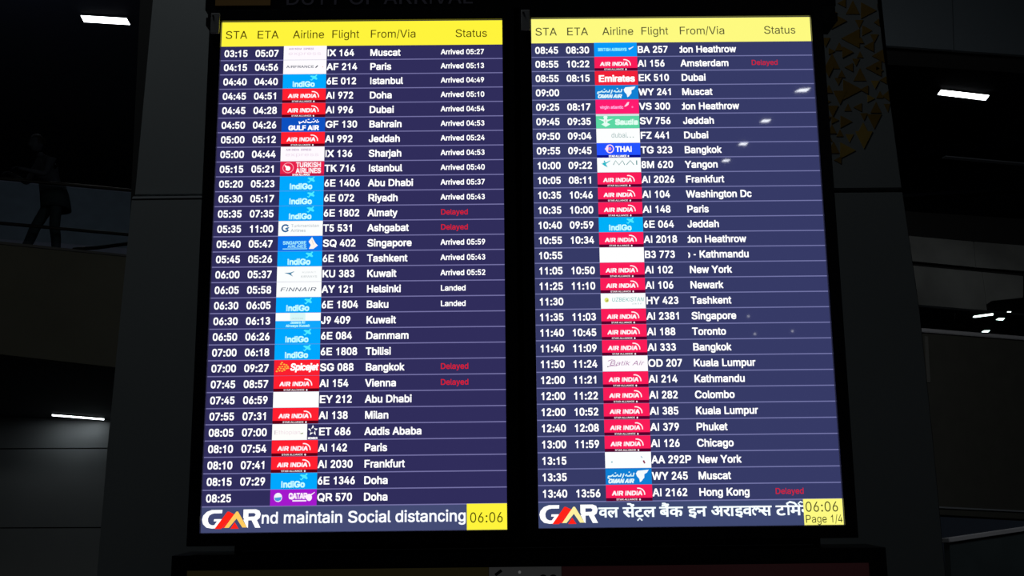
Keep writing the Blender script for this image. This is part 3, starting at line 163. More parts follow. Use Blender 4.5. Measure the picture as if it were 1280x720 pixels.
def glyph(ch):                                         # filled outline of one character: vertices and triangles
    k = ch
    if k in GCACHE: return GCACHE[k]
    cs = []
    for q in GLYPHS[ch][1]:
        p = [(q[i]/1000, q[i+1]/1000) for i in range(0, len(q), 2)]; r = []
        for a in p:
            if not r or math.hypot(a[0]-r[-1][0], a[1]-r[-1][1]) > .004: r.append(a)
        if math.hypot(r[0][0]-r[-1][0], r[0][1]-r[-1][1]) < .004: r.pop()
        cs.append(r)
    if ch in '13I': cs = [c if _area(c) < 0 else c[::-1] for c in cs]
    sign = [_area(c) < 0 for c in cs]                  # clockwise outlines are ink, the others are holes
    off = [[Vector((x, y, 0)) for x, y in c] for c in cs]
    V, T = [], []
    for i, c in enumerate(off):
        if not sign[i]: continue
        xs = [p.x for p in c]; ys = [p.y for p in c]
        hs = [h for j, h in enumerate(off) if not sign[j] and all(min(xs) < p.x < max(xs) and min(ys) < p.y < max(ys) for p in h)]
        if not hs and _area([(p.x, p.y) for p in c]) > 0: continue
        tri_ = mathutils.geometry.tessellate_polygon([c]+hs); n = len(V)
        V += [(p.x, p.y) for q in [c]+hs for p in q]; T += [tuple(n+t for t in f) for f in tri_]
    GCACHE[k] = (V, T); return GCACHE[k]
class Flat:                                            # flat print in the display's own coordinates, one mesh with several colours
    def __init__(s): s.v = []; s.f = []; s.mi = []; s.mats = []; s.clip = None
    def m(s, mat):
        if mat not in s.mats: s.mats.append(mat)
        return s.mats.index(mat)
    def add(s, vs, fs, mat, z=0.0):
        n = len(s.v); i = s.m(mat)
        c = s.clip
        for x, y in vs:
            if c: x = min(max(x, c[0]), c[1])
            s.v.append((x, y, z))
        for f in fs: s.f.append(tuple(n+k for k in f)); s.mi.append(i)
    def rect(s, x0, y0, x1, y1, mat, z=0.0): s.add([(x0, y0), (x1, y0), (x1, y1), (x0, y1)], [(0, 1, 2, 3)], mat, z)
    def poly(s, pts, mat, z=0.0): s.add(pts, [tuple(range(len(pts)))], mat, z)
    def ell(s, cx, cy, rx, ry, mat, z=0.0, n=20): s.poly([(cx+rx*math.cos(2*math.pi*k/n), cy+ry*math.sin(2*math.pi*k/n)) for k in range(n)], mat, z)
    def stroke(s, pts, w, mat, z=0.0, w1=None):
        w1 = w if w1 is None else w1; L = []; R = []; n = len(pts)
        for i, (x, y) in enumerate(pts):
            a = pts[max(i-1, 0)]; b = pts[min(i+1, n-1)]; dx, dy = b[0]-a[0], b[1]-a[1]; l = math.hypot(dx, dy) or 1
            ww = (w + (w1-w)*i/(n-1))/2; L.append((x-dy/l*ww, y+dx/l*ww)); R.append((x+dy/l*ww, y-dx/l*ww))
        s.add(L+R, [(i+n, i+1+n, i+1, i) for i in range(n-1)], mat, z)
    def ring(s, cx, cy, rx, ry, w, mat, z=0.0, a0=0, a1=360):
        s.stroke([(cx+rx*math.cos(math.radians(a0+(a1-a0)*k/24)), cy+ry*math.sin(math.radians(a0+(a1-a0)*k/24))) for k in range(25)], w, mat, z)
    def text(s, t, x, y, em, mat, bold=0.0, z=0.0, width=None, slant=0.0, cap=None):
        tot = sum(ADV[c] for c in t)/1000
        sx = em if width is None else width/tot
        cap = cap if cap else em*0.716
        k = cap/0.509
        for c in t:
            a = ADV[c]/1000*sx
            if c != ' ':
                vs, fs = glyph(c); ga = GLYPHS[c][0]/1000; gx = a/ga
                for ox, oy in ([(-bold, -bold*.8), (bold, -bold*.8), (bold, bold*.8), (-bold, bold*.8)] if bold > 0 else [(0, 0)]):
                    s.add([(x+vx*gx+slant*vy*k+ox*k, y+vy*k+oy*k) for vx, vy in vs], fs, mat, z)   # heavy weight: struck four times
            x += a
        return x
    def make(s, name, parent=None, me_only=False):
        me = bpy.data.meshes.new(name); me.from_pydata(s.v, [], s.f)
        for m in s.mats: me.materials.append(m)
        me.polygons.foreach_set('material_index', s.mi); me.update()
        if me_only: return me
        return link(name, me, None, parent)

# ------------------------------------------------------------------ setting
M_ceil = surf('dark_ceiling_paint', '1c2130', 0.7, noise=0.1)
M_void = surf('dark_hall_wall', '161b2c', 0.7, noise=0.15)
M_floor = surf('dark_stone_floor', '2a2a2a', 0.35, noise=0.2, nscale=1.0)
M_clad = surf('grey_cladding_panel', '84898b', 0.55, noise=0.05, nscale=1.5)
M_gap = surf('black_joint', '050505', 0.8)
M_par = surf('olive_parapet_stone', '57574c', 0.7, noise=0.12, nscale=1.2)
M_satin = surf('satin_metal', '9c9ca0', 0.45, metal=0.2, noise=0.05)
M_blackm = surf('black_casing_plastic', '08081a', 0.35)
M_rail = surf('black_rail_metal', '08080a', 0.45)
ZC = 12.0
def struct(o): o['kind'] = 'structure'; return o
struct(link('floor', box_me('floor', (-40, -45, -0.2), (50, 75, 0)), M_floor))
struct(link('ceiling', box_me('ceiling', (-40, -45, ZC), (50, 75, ZC+0.3)), M_ceil))
def wall_b(name, D, a0, a1, z0, z1, t, mat):
    o = BX*D
    pts = [o + AX*a + Vector((0, 0, z)) for a, z in ((a0, z0), (a1, z0), (a1, z1), (a0, z1))]
    return struct(link(name, prism_me(name, pts, BX*t), mat))
wall_b('wall_back', 58, -30, 40, 0, ZC, 0.3, M_void)

# the wide clad pylon behind the displays, panels with a recessed joint
YP = 3.1
def yface(name, px, mat, parent=None, Y=YP, t=0.04, bev=0.002):
    pts = [on_y(x, y, Y) for x, y in px]
    return link(name, prism_me(name, pts, Vector((0, t, 0)), bev=bev), mat, parent)
core = [on_y(176, -120, YP), on_y(1094, -130, YP), on_y(1147, 400, YP), on_y(1188, 760, YP), on_y(126, 760, YP), on_y(156, 300, YP)]
pyl = struct(link('wall_centre', prism_me('wall_centre', [Vector((p.x, YP+0.035, p.z)) for p in core], Vector((0, 0.9, 0))), M_gap))
yface('wall_panel', [(202, -120), (640, -124), (640, 239.5), (168.5, 243.5)], M_clad, pyl)
yface('wall_panel', [(642, -124), (1083, -128), (1103, 50), (1127.5, 235), (642, 239.5)], M_clad, pyl)
yface('wall_panel', [(164.5, 249.5), (640, 244), (640, 760), (117.5, 760), (134, 560)], M_clad, pyl, Y=YP-0.012, t=0.05)
yface('wall_panel', [(642, 244), (1128.5, 240), (1150, 390), (1166, 545), (1186, 760), (642, 760)], M_clad, pyl, Y=YP-0.002, t=0.042)

ld = yface('lit_edge_strip', [(165.5, 245.4), (640, 240), (640, 243.2), (164.8, 249)], surf('lit_edge_tone', 'a8adb2', 0.5), pyl, Y=YP-0.014, t=0.05)  # paler strip imitates the lit top edge of the lower panel

# gold triangles applied to the upper right panel
M_gold = surf('gold_film', '86681f', 0.6, noise=0.12, nscale=8)
M_gold2 = surf('pale_gold_film', 'a88a3c', 0.6, noise=0.12, nscale=8)
tri = [ # (centre x, y, size, pointing: 0 left 1 right 2 up 3 down, pale)
 (1066,9,15,2,0),(1086,13,17,1,0),(1052,4,9,0,0),(1049,26,17,1,0),(1097,28,8,0,0),(1031,31,10,2,0),(1084,38,11,1,0),(1063,48,20,0,0),(1093,48,9,3,0),
 (1032,53,10,3,0),(1086,58,11,0,0),(1060,65,12,1,0),(1040,76,17,2,0),(1098,70,14,0,0),(1070,78,8,3,0),(1092,85,17,0,0),(1061,84,9,0,0),(1036,90,11,3,0),
 (1075,93,14,2,0),(1048,102,8,3,0),(1066,112,21,1,0),(1036,111,9,2,0),(1094,106,9,3,1),(1050,122,15,3,0),(1034,127,8,1,0),(1109,120,11,0,0),
 (1089,123,8,1,1),(1072,134,9,0,0),(1095,134,12,2,0),(1041,139,12,3,0),(1110,135,9,3,0),(1058,152,13,1,0),(1093,152,16,3,0),(1079,160,13,2,1),
 (1040,161,10,2,0),(1080,175,19,3,1),(1062,173,9,3,1),(1042,184,13,2,0),(1060,188,17,1,1),(1047,200,8,0,0),(1102,8,7,3,0),(1043,16,7,1,0),(1074,30,9,3,0),(1075,68,7,2,0),(1049,58,9,2,0),(1100,88,8,1,0),(1052,92,8,2,0),(1080,112,9,0,0),(1100,118,8,2,0),(1060,134,8,2,0),(1044,150,8,1,0),(1080,146,8,3,0),(1104,100,8,0,0),(1034,150,8,3,0),(1050,166,8,2,0),(1036,172,8,2,0),(1040,64,7,1,0),(1076,50,7,2,0)]
for i, (x, y, s, k, pale) in enumerate(tri):
    h = s/2*1.15
    P = {0: [(-h, 0), (h, -h*1.05), (h, h*1.05)], 1: [(h, 0), (-h, h*1.05), (-h, -h*1.05)], 2: [(0, -h), (h, h), (-h, h)], 3: [(0, h), (-h, -h), (h, -h)]}[k]
    # keep each triangle on the panel face
    q = [(min(x+a, 1095.5+(y+b)*0.132), y+b) for a, b in P]
    me = prism_me('gold_triangle', [on_y(a, b, YP-0.0012-0.00015*(i % 6)) for a, b in q], Vector((0, 0.0012, 0)))
    link('gold_triangle', me, M_gold2 if pale else M_gold, pyl)

# ------------------------------------------------------------------ left side: mezzanine
DM = 16.0
zf = on_d(80, 316, DM).z                                # mezzanine floor level
pr = slab('wall_left', [(-60, 298), (178, 322), (170, 462), (-60, 436)], DM, 0.25, M_par); struct(pr)
slab('coping', [(-60, 295.5), (182, 320.5), (182, 323), (-60, 299)], DM-0.02, 0.30, surf('dark_coping', '3a3c40', 0.5), pr)
zs = on_d(60, 440, DM).z
o = BX*(DM+0.25)
a0, a1 = on_d(-60, 400, DM).dot(AX), on_d(185, 400, DM).dot(AX)
def deck(name, a0, a1, d0, d1, z0, z1, mat):
    pts = [AX*a + BX*d + Vector((0, 0, z0)) for a, d in ((a0, d0), (a1, d0), (a1, d1), (a0, d1))]
    return link(name, prism_me(name, pts, Vector((0, 0, z1-z0))), mat)
struct(deck('trim_1', a0-4, a1+4, DM+0.25, 24.4, zs, zf-0.06, M_ceil))
struct(deck('floor_mezzanine', a0-4, a1+4, DM+0.25, 30, zf-0.06, zf, M_floor))
# lit lower wall under the mezzanine, three courses of panels
DW = 22.5
wl = struct(slab('wall_left_lower', [(-80, 500), (215, 520), (215, 1020), (-80, 1020)], DW+0.03, 0.2, M_gap))
M_low = surf('pale_grey_wall_panel', '8f9595', 0.5, noise=0.06, nscale=0.8)
rows = [(505, 560.5), (562, 659.5), (661, 780)]
for y0, y1 in rows:
    for x0, x1 in ((-80, 215),):
        slab('wall_panel', [(x0, y0), (x1, y0-0.004*(x1-x0)), (x1, y1-0.004*(x1-x0)), (x0, y1)], DW, 0.04, M_low, wl)
# wall added behind the balustrade to imitate the reflection in its glass
bw = struct(slab('wall_glass_sheen', [(-80, 217), (230, 245), (230, 330), (-80, 330)], 24.0, 0.2, surf('slate_glass_sheen', '70788a', 0.6, noise=0.1)))

# balustrade: rails, posts, glass
bal = empty('balustrade', on_d(80, 314, DM+0.1)); tag(bal, 'black metal railing with glass on the left balcony, person leaning on it', 'railing')
inv = bal.location.copy()
def loc_tube(name, pts, r, mat, parent, org): 
    return link(name, tube_me(name, [p-org for p in pts], r), mat, parent)
DR = DM+0.12
loc_tube('handrail', [on_d(-60, 217.5, DR), on_d(185, 240, DR)], 0.026, M_rail, bal, inv)
loc_tube('rail', [on_d(-60, 273.5, DR), on_d(185, 295.5, DR)], 0.026, M_rail, bal, inv)
loc_tube('rail', [on_d(92, 311.5, DR), on_d(122, 309.5, DR+0.25), on_d(180, 302, DR+0.9)], 0.03, M_rail, bal, inv)
for x in (-30, 176):
    p = on_d(x, 300, DR); loc_tube('post', [Vector((p.x, p.y, zf)), Vector((p.x, p.y, on_d(x, 228 if x < 0 else 240, DR).z))], 0.025, M_rail, bal, inv)
M_glass = bpy.data.materials.new('balustrade_glass'); M_glass.use_nodes = True
nt = M_glass.node_tree; nt.nodes.clear(); out = nt.nodes.new('ShaderNodeOutputMaterial'); mx = nt.nodes.new('ShaderNodeMixShader')
tr = nt.nodes.new('ShaderNodeBsdfTransparent'); gl = nt.nodes.new('ShaderNodeBsdfGlossy'); fr = nt.nodes.new('ShaderNodeFresnel')
tr.inputs[0].default_value = (0.85, 0.92, 0.9, 1); gl.inputs['Roughness'].default_value = 0.02; fr.inputs[0].default_value = 1.45
ge = nt.nodes.new('ShaderNodeNewGeometry'); iv = nt.nodes.new('ShaderNodeMath'); iv.operation = 'SUBTRACT'; iv.inputs[0].default_value = 1.0
mu = nt.nodes.new('ShaderNodeMath'); mu.operation = 'MULTIPLY'; nt.links.new(ge.outputs['Backfacing'], iv.inputs[1]); nt.links.new(iv.outputs[0], mu.inputs[0]); nt.links.new(fr.outputs[0], mu.inputs[1])
nt.links.new(mu.outputs[0], mx.inputs[0]); nt.links.new(tr.outputs[0], mx.inputs[1]); nt.links.new(gl.outputs[0], mx.inputs[2]); nt.links.new(mx.outputs[0], out.inputs[0])
gq = [(-60, 221), (185, 243), (185, 312), (-60, 294)]
link('glass_pane', prism_me('glass_pane', [on_d(x, y, DR+0.05)-inv for x, y in gq], BX*0.012), M_glass, bal)

# ------------------------------------------------------------------ ceiling lamps in view
M_lamp = lampmat('lamp_diffuser', (0.93, 0.97, 1.0), 6.0)
M_trimm = surf('lamp_trim', '303236', 0.5)
def lamp(name, px, Z, label, mat=None, frame=0.025, drop=0.03, group=None):
    pts = [on_z(x, y, Z-drop) for x, y in px]; c = sum(pts, Vector()) / len(pts)
    e = empty(name, c); tag(e, label, 'lamp', group)
    big = [c + (p-c)*(1 + frame/((p-c).length+1e-6)) for p in pts]
    link('lamp_housing', prism_me('lamp_housing', [p + Vector((0, 0, 0.004)) for p in big], Vector((0, 0, drop-0.004)), origin=c), M_trimm, e)
    link('lamp_diffuser', prism_me('lamp_diffuser', pts, Vector((0, 0, 0.004)), origin=c), mat or M_lamp, e)
    return e
lamp('ceiling_lamp', [(101, 19.5), (158, 23), (162.5, 31), (105, 27.5)], ZC, 'white rectangular ceiling lamp at the upper left above the balcony')
lamp('ceiling_lamp', [(1176.5, 112.5), (1236.5, 119.3), (1232, 125.5), (1172, 118.3)], ZC, 'white rectangular ceiling lamp at the upper right of the displays')
lamp('strip_lamp', [(65, 518.2), (130, 523.4), (130, 525.2), (65, 520)], zs, 'thin glowing strip lamp under the left balcony above grey wall panels', mat=lampmat('strip_diffuser', (0.9, 0.95, 1.0), 4.0), frame=0.01)
# lamps added beyond the right glass, standing in for reflections in it
M_refl = lampmat('far_lamp', (0.85, 0.97, 0.95), 5.0)
gr = 'small lamps added for reflections in the right balcony glass'
lamp('ceiling_lamp', [(1216, 396.6), (1218, 394.8), (1241.5, 391.8), (1241.5, 394), (1219, 397)], ZC, 'long slanted lamp added for a reflection in the right balcony glass', M_refl, group=gr)
lamp('ceiling_lamp', [(1245, 399.8), (1248, 397.8), (1256, 397.8), (1253, 400.6)], ZC, 'short lamp right below the long one, added for a reflection in the right balcony glass', M_refl, group=gr)
lamp('ceiling_lamp', [(1257.5, 391), (1260, 389.5), (1264, 389.6), (1262, 391.6)], ZC, 'smallest and highest lamp added for a reflection in the right balcony glass', M_refl, group=gr)
lamp('ceiling_lamp', [(1227, 415.2), (1230, 413.2), (1237.5, 413), (1235, 415.4)], ZC, 'lamp added for a reflection just over the metal coping of the right balcony', M_refl, group=gr)

# ------------------------------------------------------------------ right side
# bulkhead at the top, two panels
bk = struct(slab('wall_right_upper', [(1060, -90), (1330, -90), (1330, 72), (1060, 53)], 10.04, 0.5, M_gap))
M_bulk = surf('slate_bulkhead_panel', '282e32', 0.6, noise=0.06, nscale=1.0)
slab('wall_panel', [(1060, -90), (1187.6, -90), (1191.6, 62.5), (1060, 53.5)], 10.0, 0.05, M_bulk, bk)
slab('wall_panel', [(1189, -90), (1330, -90), (1330, 72.5), (1193, 62.7)], 10.0, 0.05, M_bulk, bk)
# ceiling beams: dark downstands crossing behind
M_beam = surf('dark_beam', '0b0d14', 0.9, spec=0.05)
def beam(px0, px1, z, h, wdt, mat=M_beam, name='trim_2'):
    p, q = on_z(*px0, z), on_z(*px1, z); s = (q-p).cross(Vector((0, 0, 1))).normalized()*wdt
    return struct(link(name, prism_me(name, [p, q, q+s, p+s], Vector((0, 0, h))), mat))
beam((1118, 200), (1300, 181), ZC-0.5, 0.5, -0.6)
slab('trim_3', [(1120, 243), (1300, 232), (1300, 236), (1120, 247)], 19.0, 0.3, M_beam)['kind'] = 'structure'
slab('trim_4', [(1182, 194.4), (1300, 205), (1300, 206.4), (1182, 195.8)], 14.6, 0.1, surf('trim_highlight', '7c8088', 0.4, metal=0.5))['kind'] = 'structure'  # pale strip drawn in place of a faint highlight
# metal cladding band
DC = 14.0
cb = struct(slab('wall_right', [(1100, 262), (1282, 274), (1282, 369.5), (1238, 375), (1231, 384), (1100, 376)], DC+0.12, 0.3, M_gap))
M_cl = surf('brushed_cladding', '828481', 0.42, metal=0.35, noise=0.3, nscale=0.9)
def clad(px):                                          # panel bowed back at its top
    me = prism_me('cladding_panel', [on_d(x, y, DC) for x, y in px], BX*0.06, bev=0.004)
    return link('cladding_panel', me, M_cl, cb)
def curved(xa, xb, ytop_a, ytop_b, ybot_a, ybot_b, bow=0.5, xshift=5, n=12):
    rowsv = []
    for k in range(n+1):
        t = k/n
        D = DC + bow*(1-t)**2*0.9
        rowsv.append((on_d(xa + xshift*t, ytop_a+(ybot_a-ytop_a)*t, D), on_d(xb + xshift*t, ytop_b+(ybot_b-ytop_b)*t, D)))
    bm = bmesh.new(); V = [[[bm.verts.new(p + BX*q) for p in r] for q in (0, 0.05)] for r in rowsv]
    for k in range(n):
        a, b = V[k], V[k+1]
        bm.faces.new((a[0][0], a[0][1], b[0][1], b[0][0])); bm.faces.new((a[1][1], a[1][0], b[1][0], b[1][1]))
        bm.faces.new((a[0][0], b[0][0], b[1][0], a[1][0])); bm.faces.new((b[0][1], a[0][1], a[1][1], b[1][1]))
    bm.faces.new((V[0][0][1], V[0][0][0], V[0][1][0], V[0][1][1])); bm.faces.new((V[-1][0][0], V[-1][0][1], V[-1][1][1], V[-1][1][0]))
    bmesh.ops.recalc_face_normals(bm, faces=bm.faces)
    me = bpy.data.meshes.new('cladding_panel'); bm.to_mesh(me); bm.free(); return link('cladding_panel', me, M_cl, cb)
curved(1096, 1214.2, 262, 272, 322.5, 334, xshift=5)
curved(1215.2, 1330, 272, 281, 334.2, 343, xshift=5)
clad([(1100, 328), (1227.6, 340), (1234, 388), (1100, 379)])
clad([(1228.6, 340), (1279, 345), (1279, 372), (1240, 376), (1234, 380)])
# parapet, coping, glass
pp = struct(slab('wall_right_lower', [(1110, 413), (1340, 430), (1340, 652), (1110, 640)], 13.0, 0.3, surf('dark_parapet_panel', '32322c', 0.7, noise=0.1)))
slab('coping', [(1110, 406.5), (1340, 425), (1340, 429.5), (1110, 411.5)], 12.95, 0.4, M_satin, pp, bev=0.01)
slab('return_strip', [(1156, 420), (1160, 420.4), (1163, 478), (1159, 478)], 12.98, 0.03, surf('return_strip_tone', '50504c', 0.6), pp)  # paler strip added in place of the parapet's end return
slab('edge_strip', [(1110, 630), (1340, 641), (1340, 643), (1110, 632)], 12.97, 0.04, surf('dull_edge_metal', '707478', 0.5, metal=0.2), pp)
gb = empty('glass_balustrade', on_d(1200, 414, 13.15)); tag(gb, 'clear glass balustrade standing on the metal coping at right', 'balustrade')
gi = gb.location.copy()
link('glass_pane', prism_me('glass_pane', [on_d(x, y, 13.15)-gi for x, y in ((1110, 384), (1192.7, 390.5), (1193, 417), (1110, 411))], BX*0.012), M_glass, gb)
link('glass_pane', prism_me('glass_pane', [on_d(x, y, 13.15)-gi for x, y in ((1193.9, 390.6), (1340, 401), (1340, 428), (1194.2, 417.1))], BX*0.012), M_glass, gb)
loc_tube('handrail', [on_d(1108, 379, 13.15), on_d(1340, 398.5, 13.15)], 0.02, surf('thin_rail_metal', '3a3e40', 0.4, metal=0.6), gb, gi)
# side panel with bright metal cap, lower right
hp = empty('stair_balustrade', on_d(1230, 700, 8.0)); tag(hp, 'dark stair side panel with bright metal cap, bottom right corner', 'balustrade')
hi = hp.location.copy()
p1, p2 = on_d(1187, 675, 8.0), on_d(1330, 655, 8.4)
p3, p4 = on_d(1330, 800, 8.4), on_d(1193, 800, 8.0)
link('side_panel', prism_me('side_panel', [p-hi for p in (p1, p2, p3, p4)], BX*0.08), surf('dark_green_panel', '30383a', 0.5, noise=0.1), hp)
q1, q2 = on_d(1186, 672.5, 7.98), on_d(1330, 651.5, 8.38); q3, q4 = on_d(1330, 657, 8.38), on_d(1187, 678.5, 7.98)
link('cap_rail', prism_me('cap_rail', [p-hi for p in (q1, q2, q3, q4)], BX*0.12, bev=0.006), M_satin, hp)

# ------------------------------------------------------------------ person on the balcony
def person():
    base = on_d(60, 312, DM+0.58); base.z = zf
    e = empty('person', base)
    tag(e, 'person in dark clothes leaning forward on the left balcony railing', 'person')
    S = -1  # faces towards -AX (picture left)
    PF = -AX*math.cos(.6) - BX*math.sin(.6); PS = -AX*math.sin(.6) + BX*math.cos(.6); KS = 1.13
    def P(f, s, z): return (PF*f + PS*s + Vector((0, 0, z)))*KS   # f forward, s sideways, z up
    J = {'pel': (0.00, 0, 0.93, .155), 'belly': (0.03, 0, 1.08, .15), 'chest': (0.13, 0, 1.27, .165), 'upch': (0.19, 0, 1.39, .14),
         'neck': (0.25, 0, 1.49, .062), 'nk2': (0.28, 0, 1.54, .06)}
    edges = [('pel', 'belly'), ('belly', 'chest'), ('chest', 'upch'), ('upch', 'neck'), ('neck', 'nk2')]
    for sd, s in (('L', 1), ('R', -1)):
        fx = 0.28 if s > 0 else -0.05
        J.update({'hip'+sd: (0.0, s*.09, .88, .1), 'kn'+sd: (fx*0.45+0.03, s*.12, .49, .085), 'cf'+sd: (fx*.7, s*.125, .32, .08), 'an'+sd: (fx, s*.135, .09, .068),
                  'ft'+sd: (fx+0.1, s*.13, .045, .04), 'toe'+sd: (fx+0.2, s*.14, .035, .032),
                  'sh'+sd: (0.2, s*.19, 1.38, .07), 'el'+sd: (0.28, s*.25, 1.14, .047), 'wr'+sd: (0.50, s*.16, 1.165, .031), 'pm'+sd: (0.58, s*.13, 1.165, .034)})
        edges += [('pel', 'hip'+sd), ('hip'+sd, 'kn'+sd), ('kn'+sd, 'cf'+sd), ('cf'+sd, 'an'+sd), ('an'+sd, 'ft'+sd), ('ft'+sd, 'toe'+sd),
                  ('upch', 'sh'+sd), ('sh'+sd, 'el'+sd), ('el'+sd, 'wr'+sd), ('wr'+sd, 'pm'+sd)]
        for k in range(4):
            off = (k-1.5)*0.021; L = (0.062, 0.075, 0.07, 0.055)[k]
            J['fa%d' % k+sd] = (0.615, s*.13+off, 1.165, .009); J['fb%d' % k+sd] = (0.615+L*.6, s*.13+off*1.1, 1.155, .008); J['fc%d' % k+sd] = (0.615+L*.9, s*.13+off*1.1, 1.13, .0075)
            edges += [('pm'+sd, 'fa%d' % k+sd), ('fa%d' % k+sd, 'fb%d' % k+sd), ('fb%d' % k+sd, 'fc%d' % k+sd)]
        J['ta'+sd] = (0.56, s*.13-s*.045, 1.16, .010); J['tb'+sd] = (0.60, s*.13-s*.062, 1.15, .009)
        edges += [('pm'+sd, 'ta'+sd), ('ta'+sd, 'tb'+sd)]
    names = list(J); me = bpy.data.meshes.new('body')
    me.from_pydata([P(*J[n][:3]) for n in names], [(names.index(a), names.index(b)) for a, b in edges], [])
    o = bpy.data.objects.new('body', me); C.objects.link(o)
    md = o.modifiers.new('skin', 'SKIN'); md.use_smooth_shade = True
    for v, n in zip(me.skin_vertices[0].data, names): v.radius = (J[n][3], J[n][3]); v.use_root = (n == 'pel')
    ss = o.modifiers.new('sub', 'SUBSURF'); ss.levels = 1; ss.render_levels = 1
    bpy.context.view_layer.update()
    me2 = bpy.data.meshes.new_from_object(o.evaluated_get(bpy.context.evaluated_depsgraph_get()))
    bpy.data.objects.remove(o)
    # head, one surface with the body: brow, nose, chin and ears pushed out of an ovoid, overlapping the neck
    bm = bmesh.new(); bm.from_mesh(me2)
    hc = Vector((0.33, 0, 1.655)); g = bmesh.ops.create_uvsphere(bm, u_segments=28, v_segments=20, radius=1.0)
    for v in g['verts']:
        x, y, z = v.co
        fx = x*0.098*(1.0 if z > -0.2 else 1.0-0.12*(-z-.2)); sy = y*0.077*(1 - 0.28*max(0, -z)); zz = z*0.122
        if x > 0.75: fx += 0.0
        nose = math.exp(-((y/0.16)**2) - ((z+0.12)/0.2)**2)*max(0, x); fx += 0.03*nose
        eye = sum(math.exp(-(((y-s*0.38)/0.17)**2) - ((z-0.08)/0.13)**2) for s in (1, -1))*max(0, x); fx -= 0.009*eye
        mouth = math.exp(-((y/0.32)**2) - ((z+0.52)/0.07)**2)*max(0, x); fx -= 0.004*mouth
        chin = math.exp(-((y/0.4)**2) - ((z+0.85)/0.2)**2)*max(0, x); fx += 0.02*chin
        ear = math.exp(-((x/0.16)**2) - ((z)/0.25)**2)*abs(y)**6; sy += math.copysign(0.016*ear, y)
        t = math.radians(18); f2 = fx*math.cos(t)+zz*math.sin(t)*0.6; z2 = zz*math.cos(t)-fx*math.sin(t)
        v.co = P(hc.x+f2, hc.y+sy, hc.z+z2)
    hz = [f for f in bm.faces]
    for f in bm.faces:
        c = f.calc_center_median(); fw = c.dot(PF)/KS; z = c.z/KS
        f.smooth = True
        if z > 1.53: f.material_index = 2
        elif fw > 0.53 and z > 1.0: f.material_index = 2
        elif z > 0.93: f.material_index = 0
        elif z > 0.085: f.material_index = 1
        else: f.material_index = 3
    bm.to_mesh(me2); bm.free(); me2.name = 'body'; me2.materials.clear()
    b = link('body', me2, [surf('dark_shirt_cloth', '2c323e', 0.8, noise=0.2, nscale=20), surf('black_trouser_cloth', '050507', 0.85), surf('skin', '4a3428', 0.6), surf('black_shoe', '080808', 0.4)], e)
    # hair cap
    bm = bmesh.new(); bmesh.ops.create_uvsphere(bm, u_segments=24, v_segments=16, radius=1.0)
    bmesh.ops.delete(bm, geom=[v for v in bm.verts if v.co.z < -0.25 or (v.co.x > 0.45 and v.co.z < 0.55)], context='VERTS')
    rnd = random.Random(4)
    for v in bm.verts:
        x, y, z = v.co; r = 1.05+rnd.random()*0.05
        fx, sy, zz = x*0.103*r, y*0.083*r, z*0.128*r; t = math.radians(18)
        v.co = P(hc.x-0.006+fx*math.cos(t)+zz*math.sin(t)*0.6, sy, hc.z+0.006+zz*math.cos(t)-fx*math.sin(t))
    for f in bm.faces: f.smooth = True
    me = bpy.data.meshes.new('hair'); bm.to_mesh(me); bm.free()
    link('hair', me, surf('dark_hair', '16120f', 0.5, bump=0.4, nscale=60), e)
    # loose shirt tail and belt
    bm = bmesh.new(); rr = []
    for z, a, bb, f in ((1.12, .17, .19, .04), (1.0, .185, .2, 0.0), (0.88, .195, .205, -0.03), (0.78, .2, .205, -0.05)):
        rr.append([bm.verts.new(P(f+a*math.cos(k*math.pi/10), bb*math.sin(k*math.pi/10), z)) for k in range(20)])
    for a, c in zip(rr, rr[1:]):
        for k in range(20): bm.faces.new((a[k], a[(k+1) % 20], c[(k+1) % 20], c[k])).smooth = True
    me = bpy.data.meshes.new('shirt_tail'); bm.to_mesh(me); bm.free()
    st = link('shirt_tail', me, surf('dark_shirt_cloth', '14161c'), e)
    sm = st.modifiers.new('thick', 'SOLIDIFY'); sm.thickness = 0.008
    # pale tube standing in for the light caught on the back
    pts = [P(*q) for q in ((0.20, .12, 1.50), (0.1, .10, 1.47), (0.02, .09, 1.38), (-0.035, .08, 1.27), (-0.07, .05, 1.2))]
    link('back_highlight', tube_me('back_highlight', pts, 0.016), surf('pale_highlight', '8a94a4', 0.6), e)
person()

# ------------------------------------------------------------------ flight displays
W, H = 0.6804, 1.2096
_R = [[0.9999240309, 0.0109907072, -0.0055800295], [-0.0098111512, 0.9837177876, 0.1794520986], [0.0074614798, -0.1793837193, 0.9837508870]]
_t = (-0.357664957, -0.054124261, 2.394976158)
def c2w(v): return RGT*v[0] - UPV*v[1] + FWD*v[2]
CX, CY, CZ = (c2w([_R[i][k] for i in range(3)]) for k in range(3))
DX, DY, DZ = CX.normalized(), -CY.normalized(), -CZ.normalized()
def disp_matrix(ox, oy):
    o = CAM + c2w(_t) + CX*(ox - W/2) + CY*(oy + H/2)
    return Matrix(((DX.x, DY.x, DZ.x, o.x), (DX.y, DY.y, DZ.y, o.y), (DX.z, DY.z, DZ.z, o.z), (0, 0, 0, 1)))

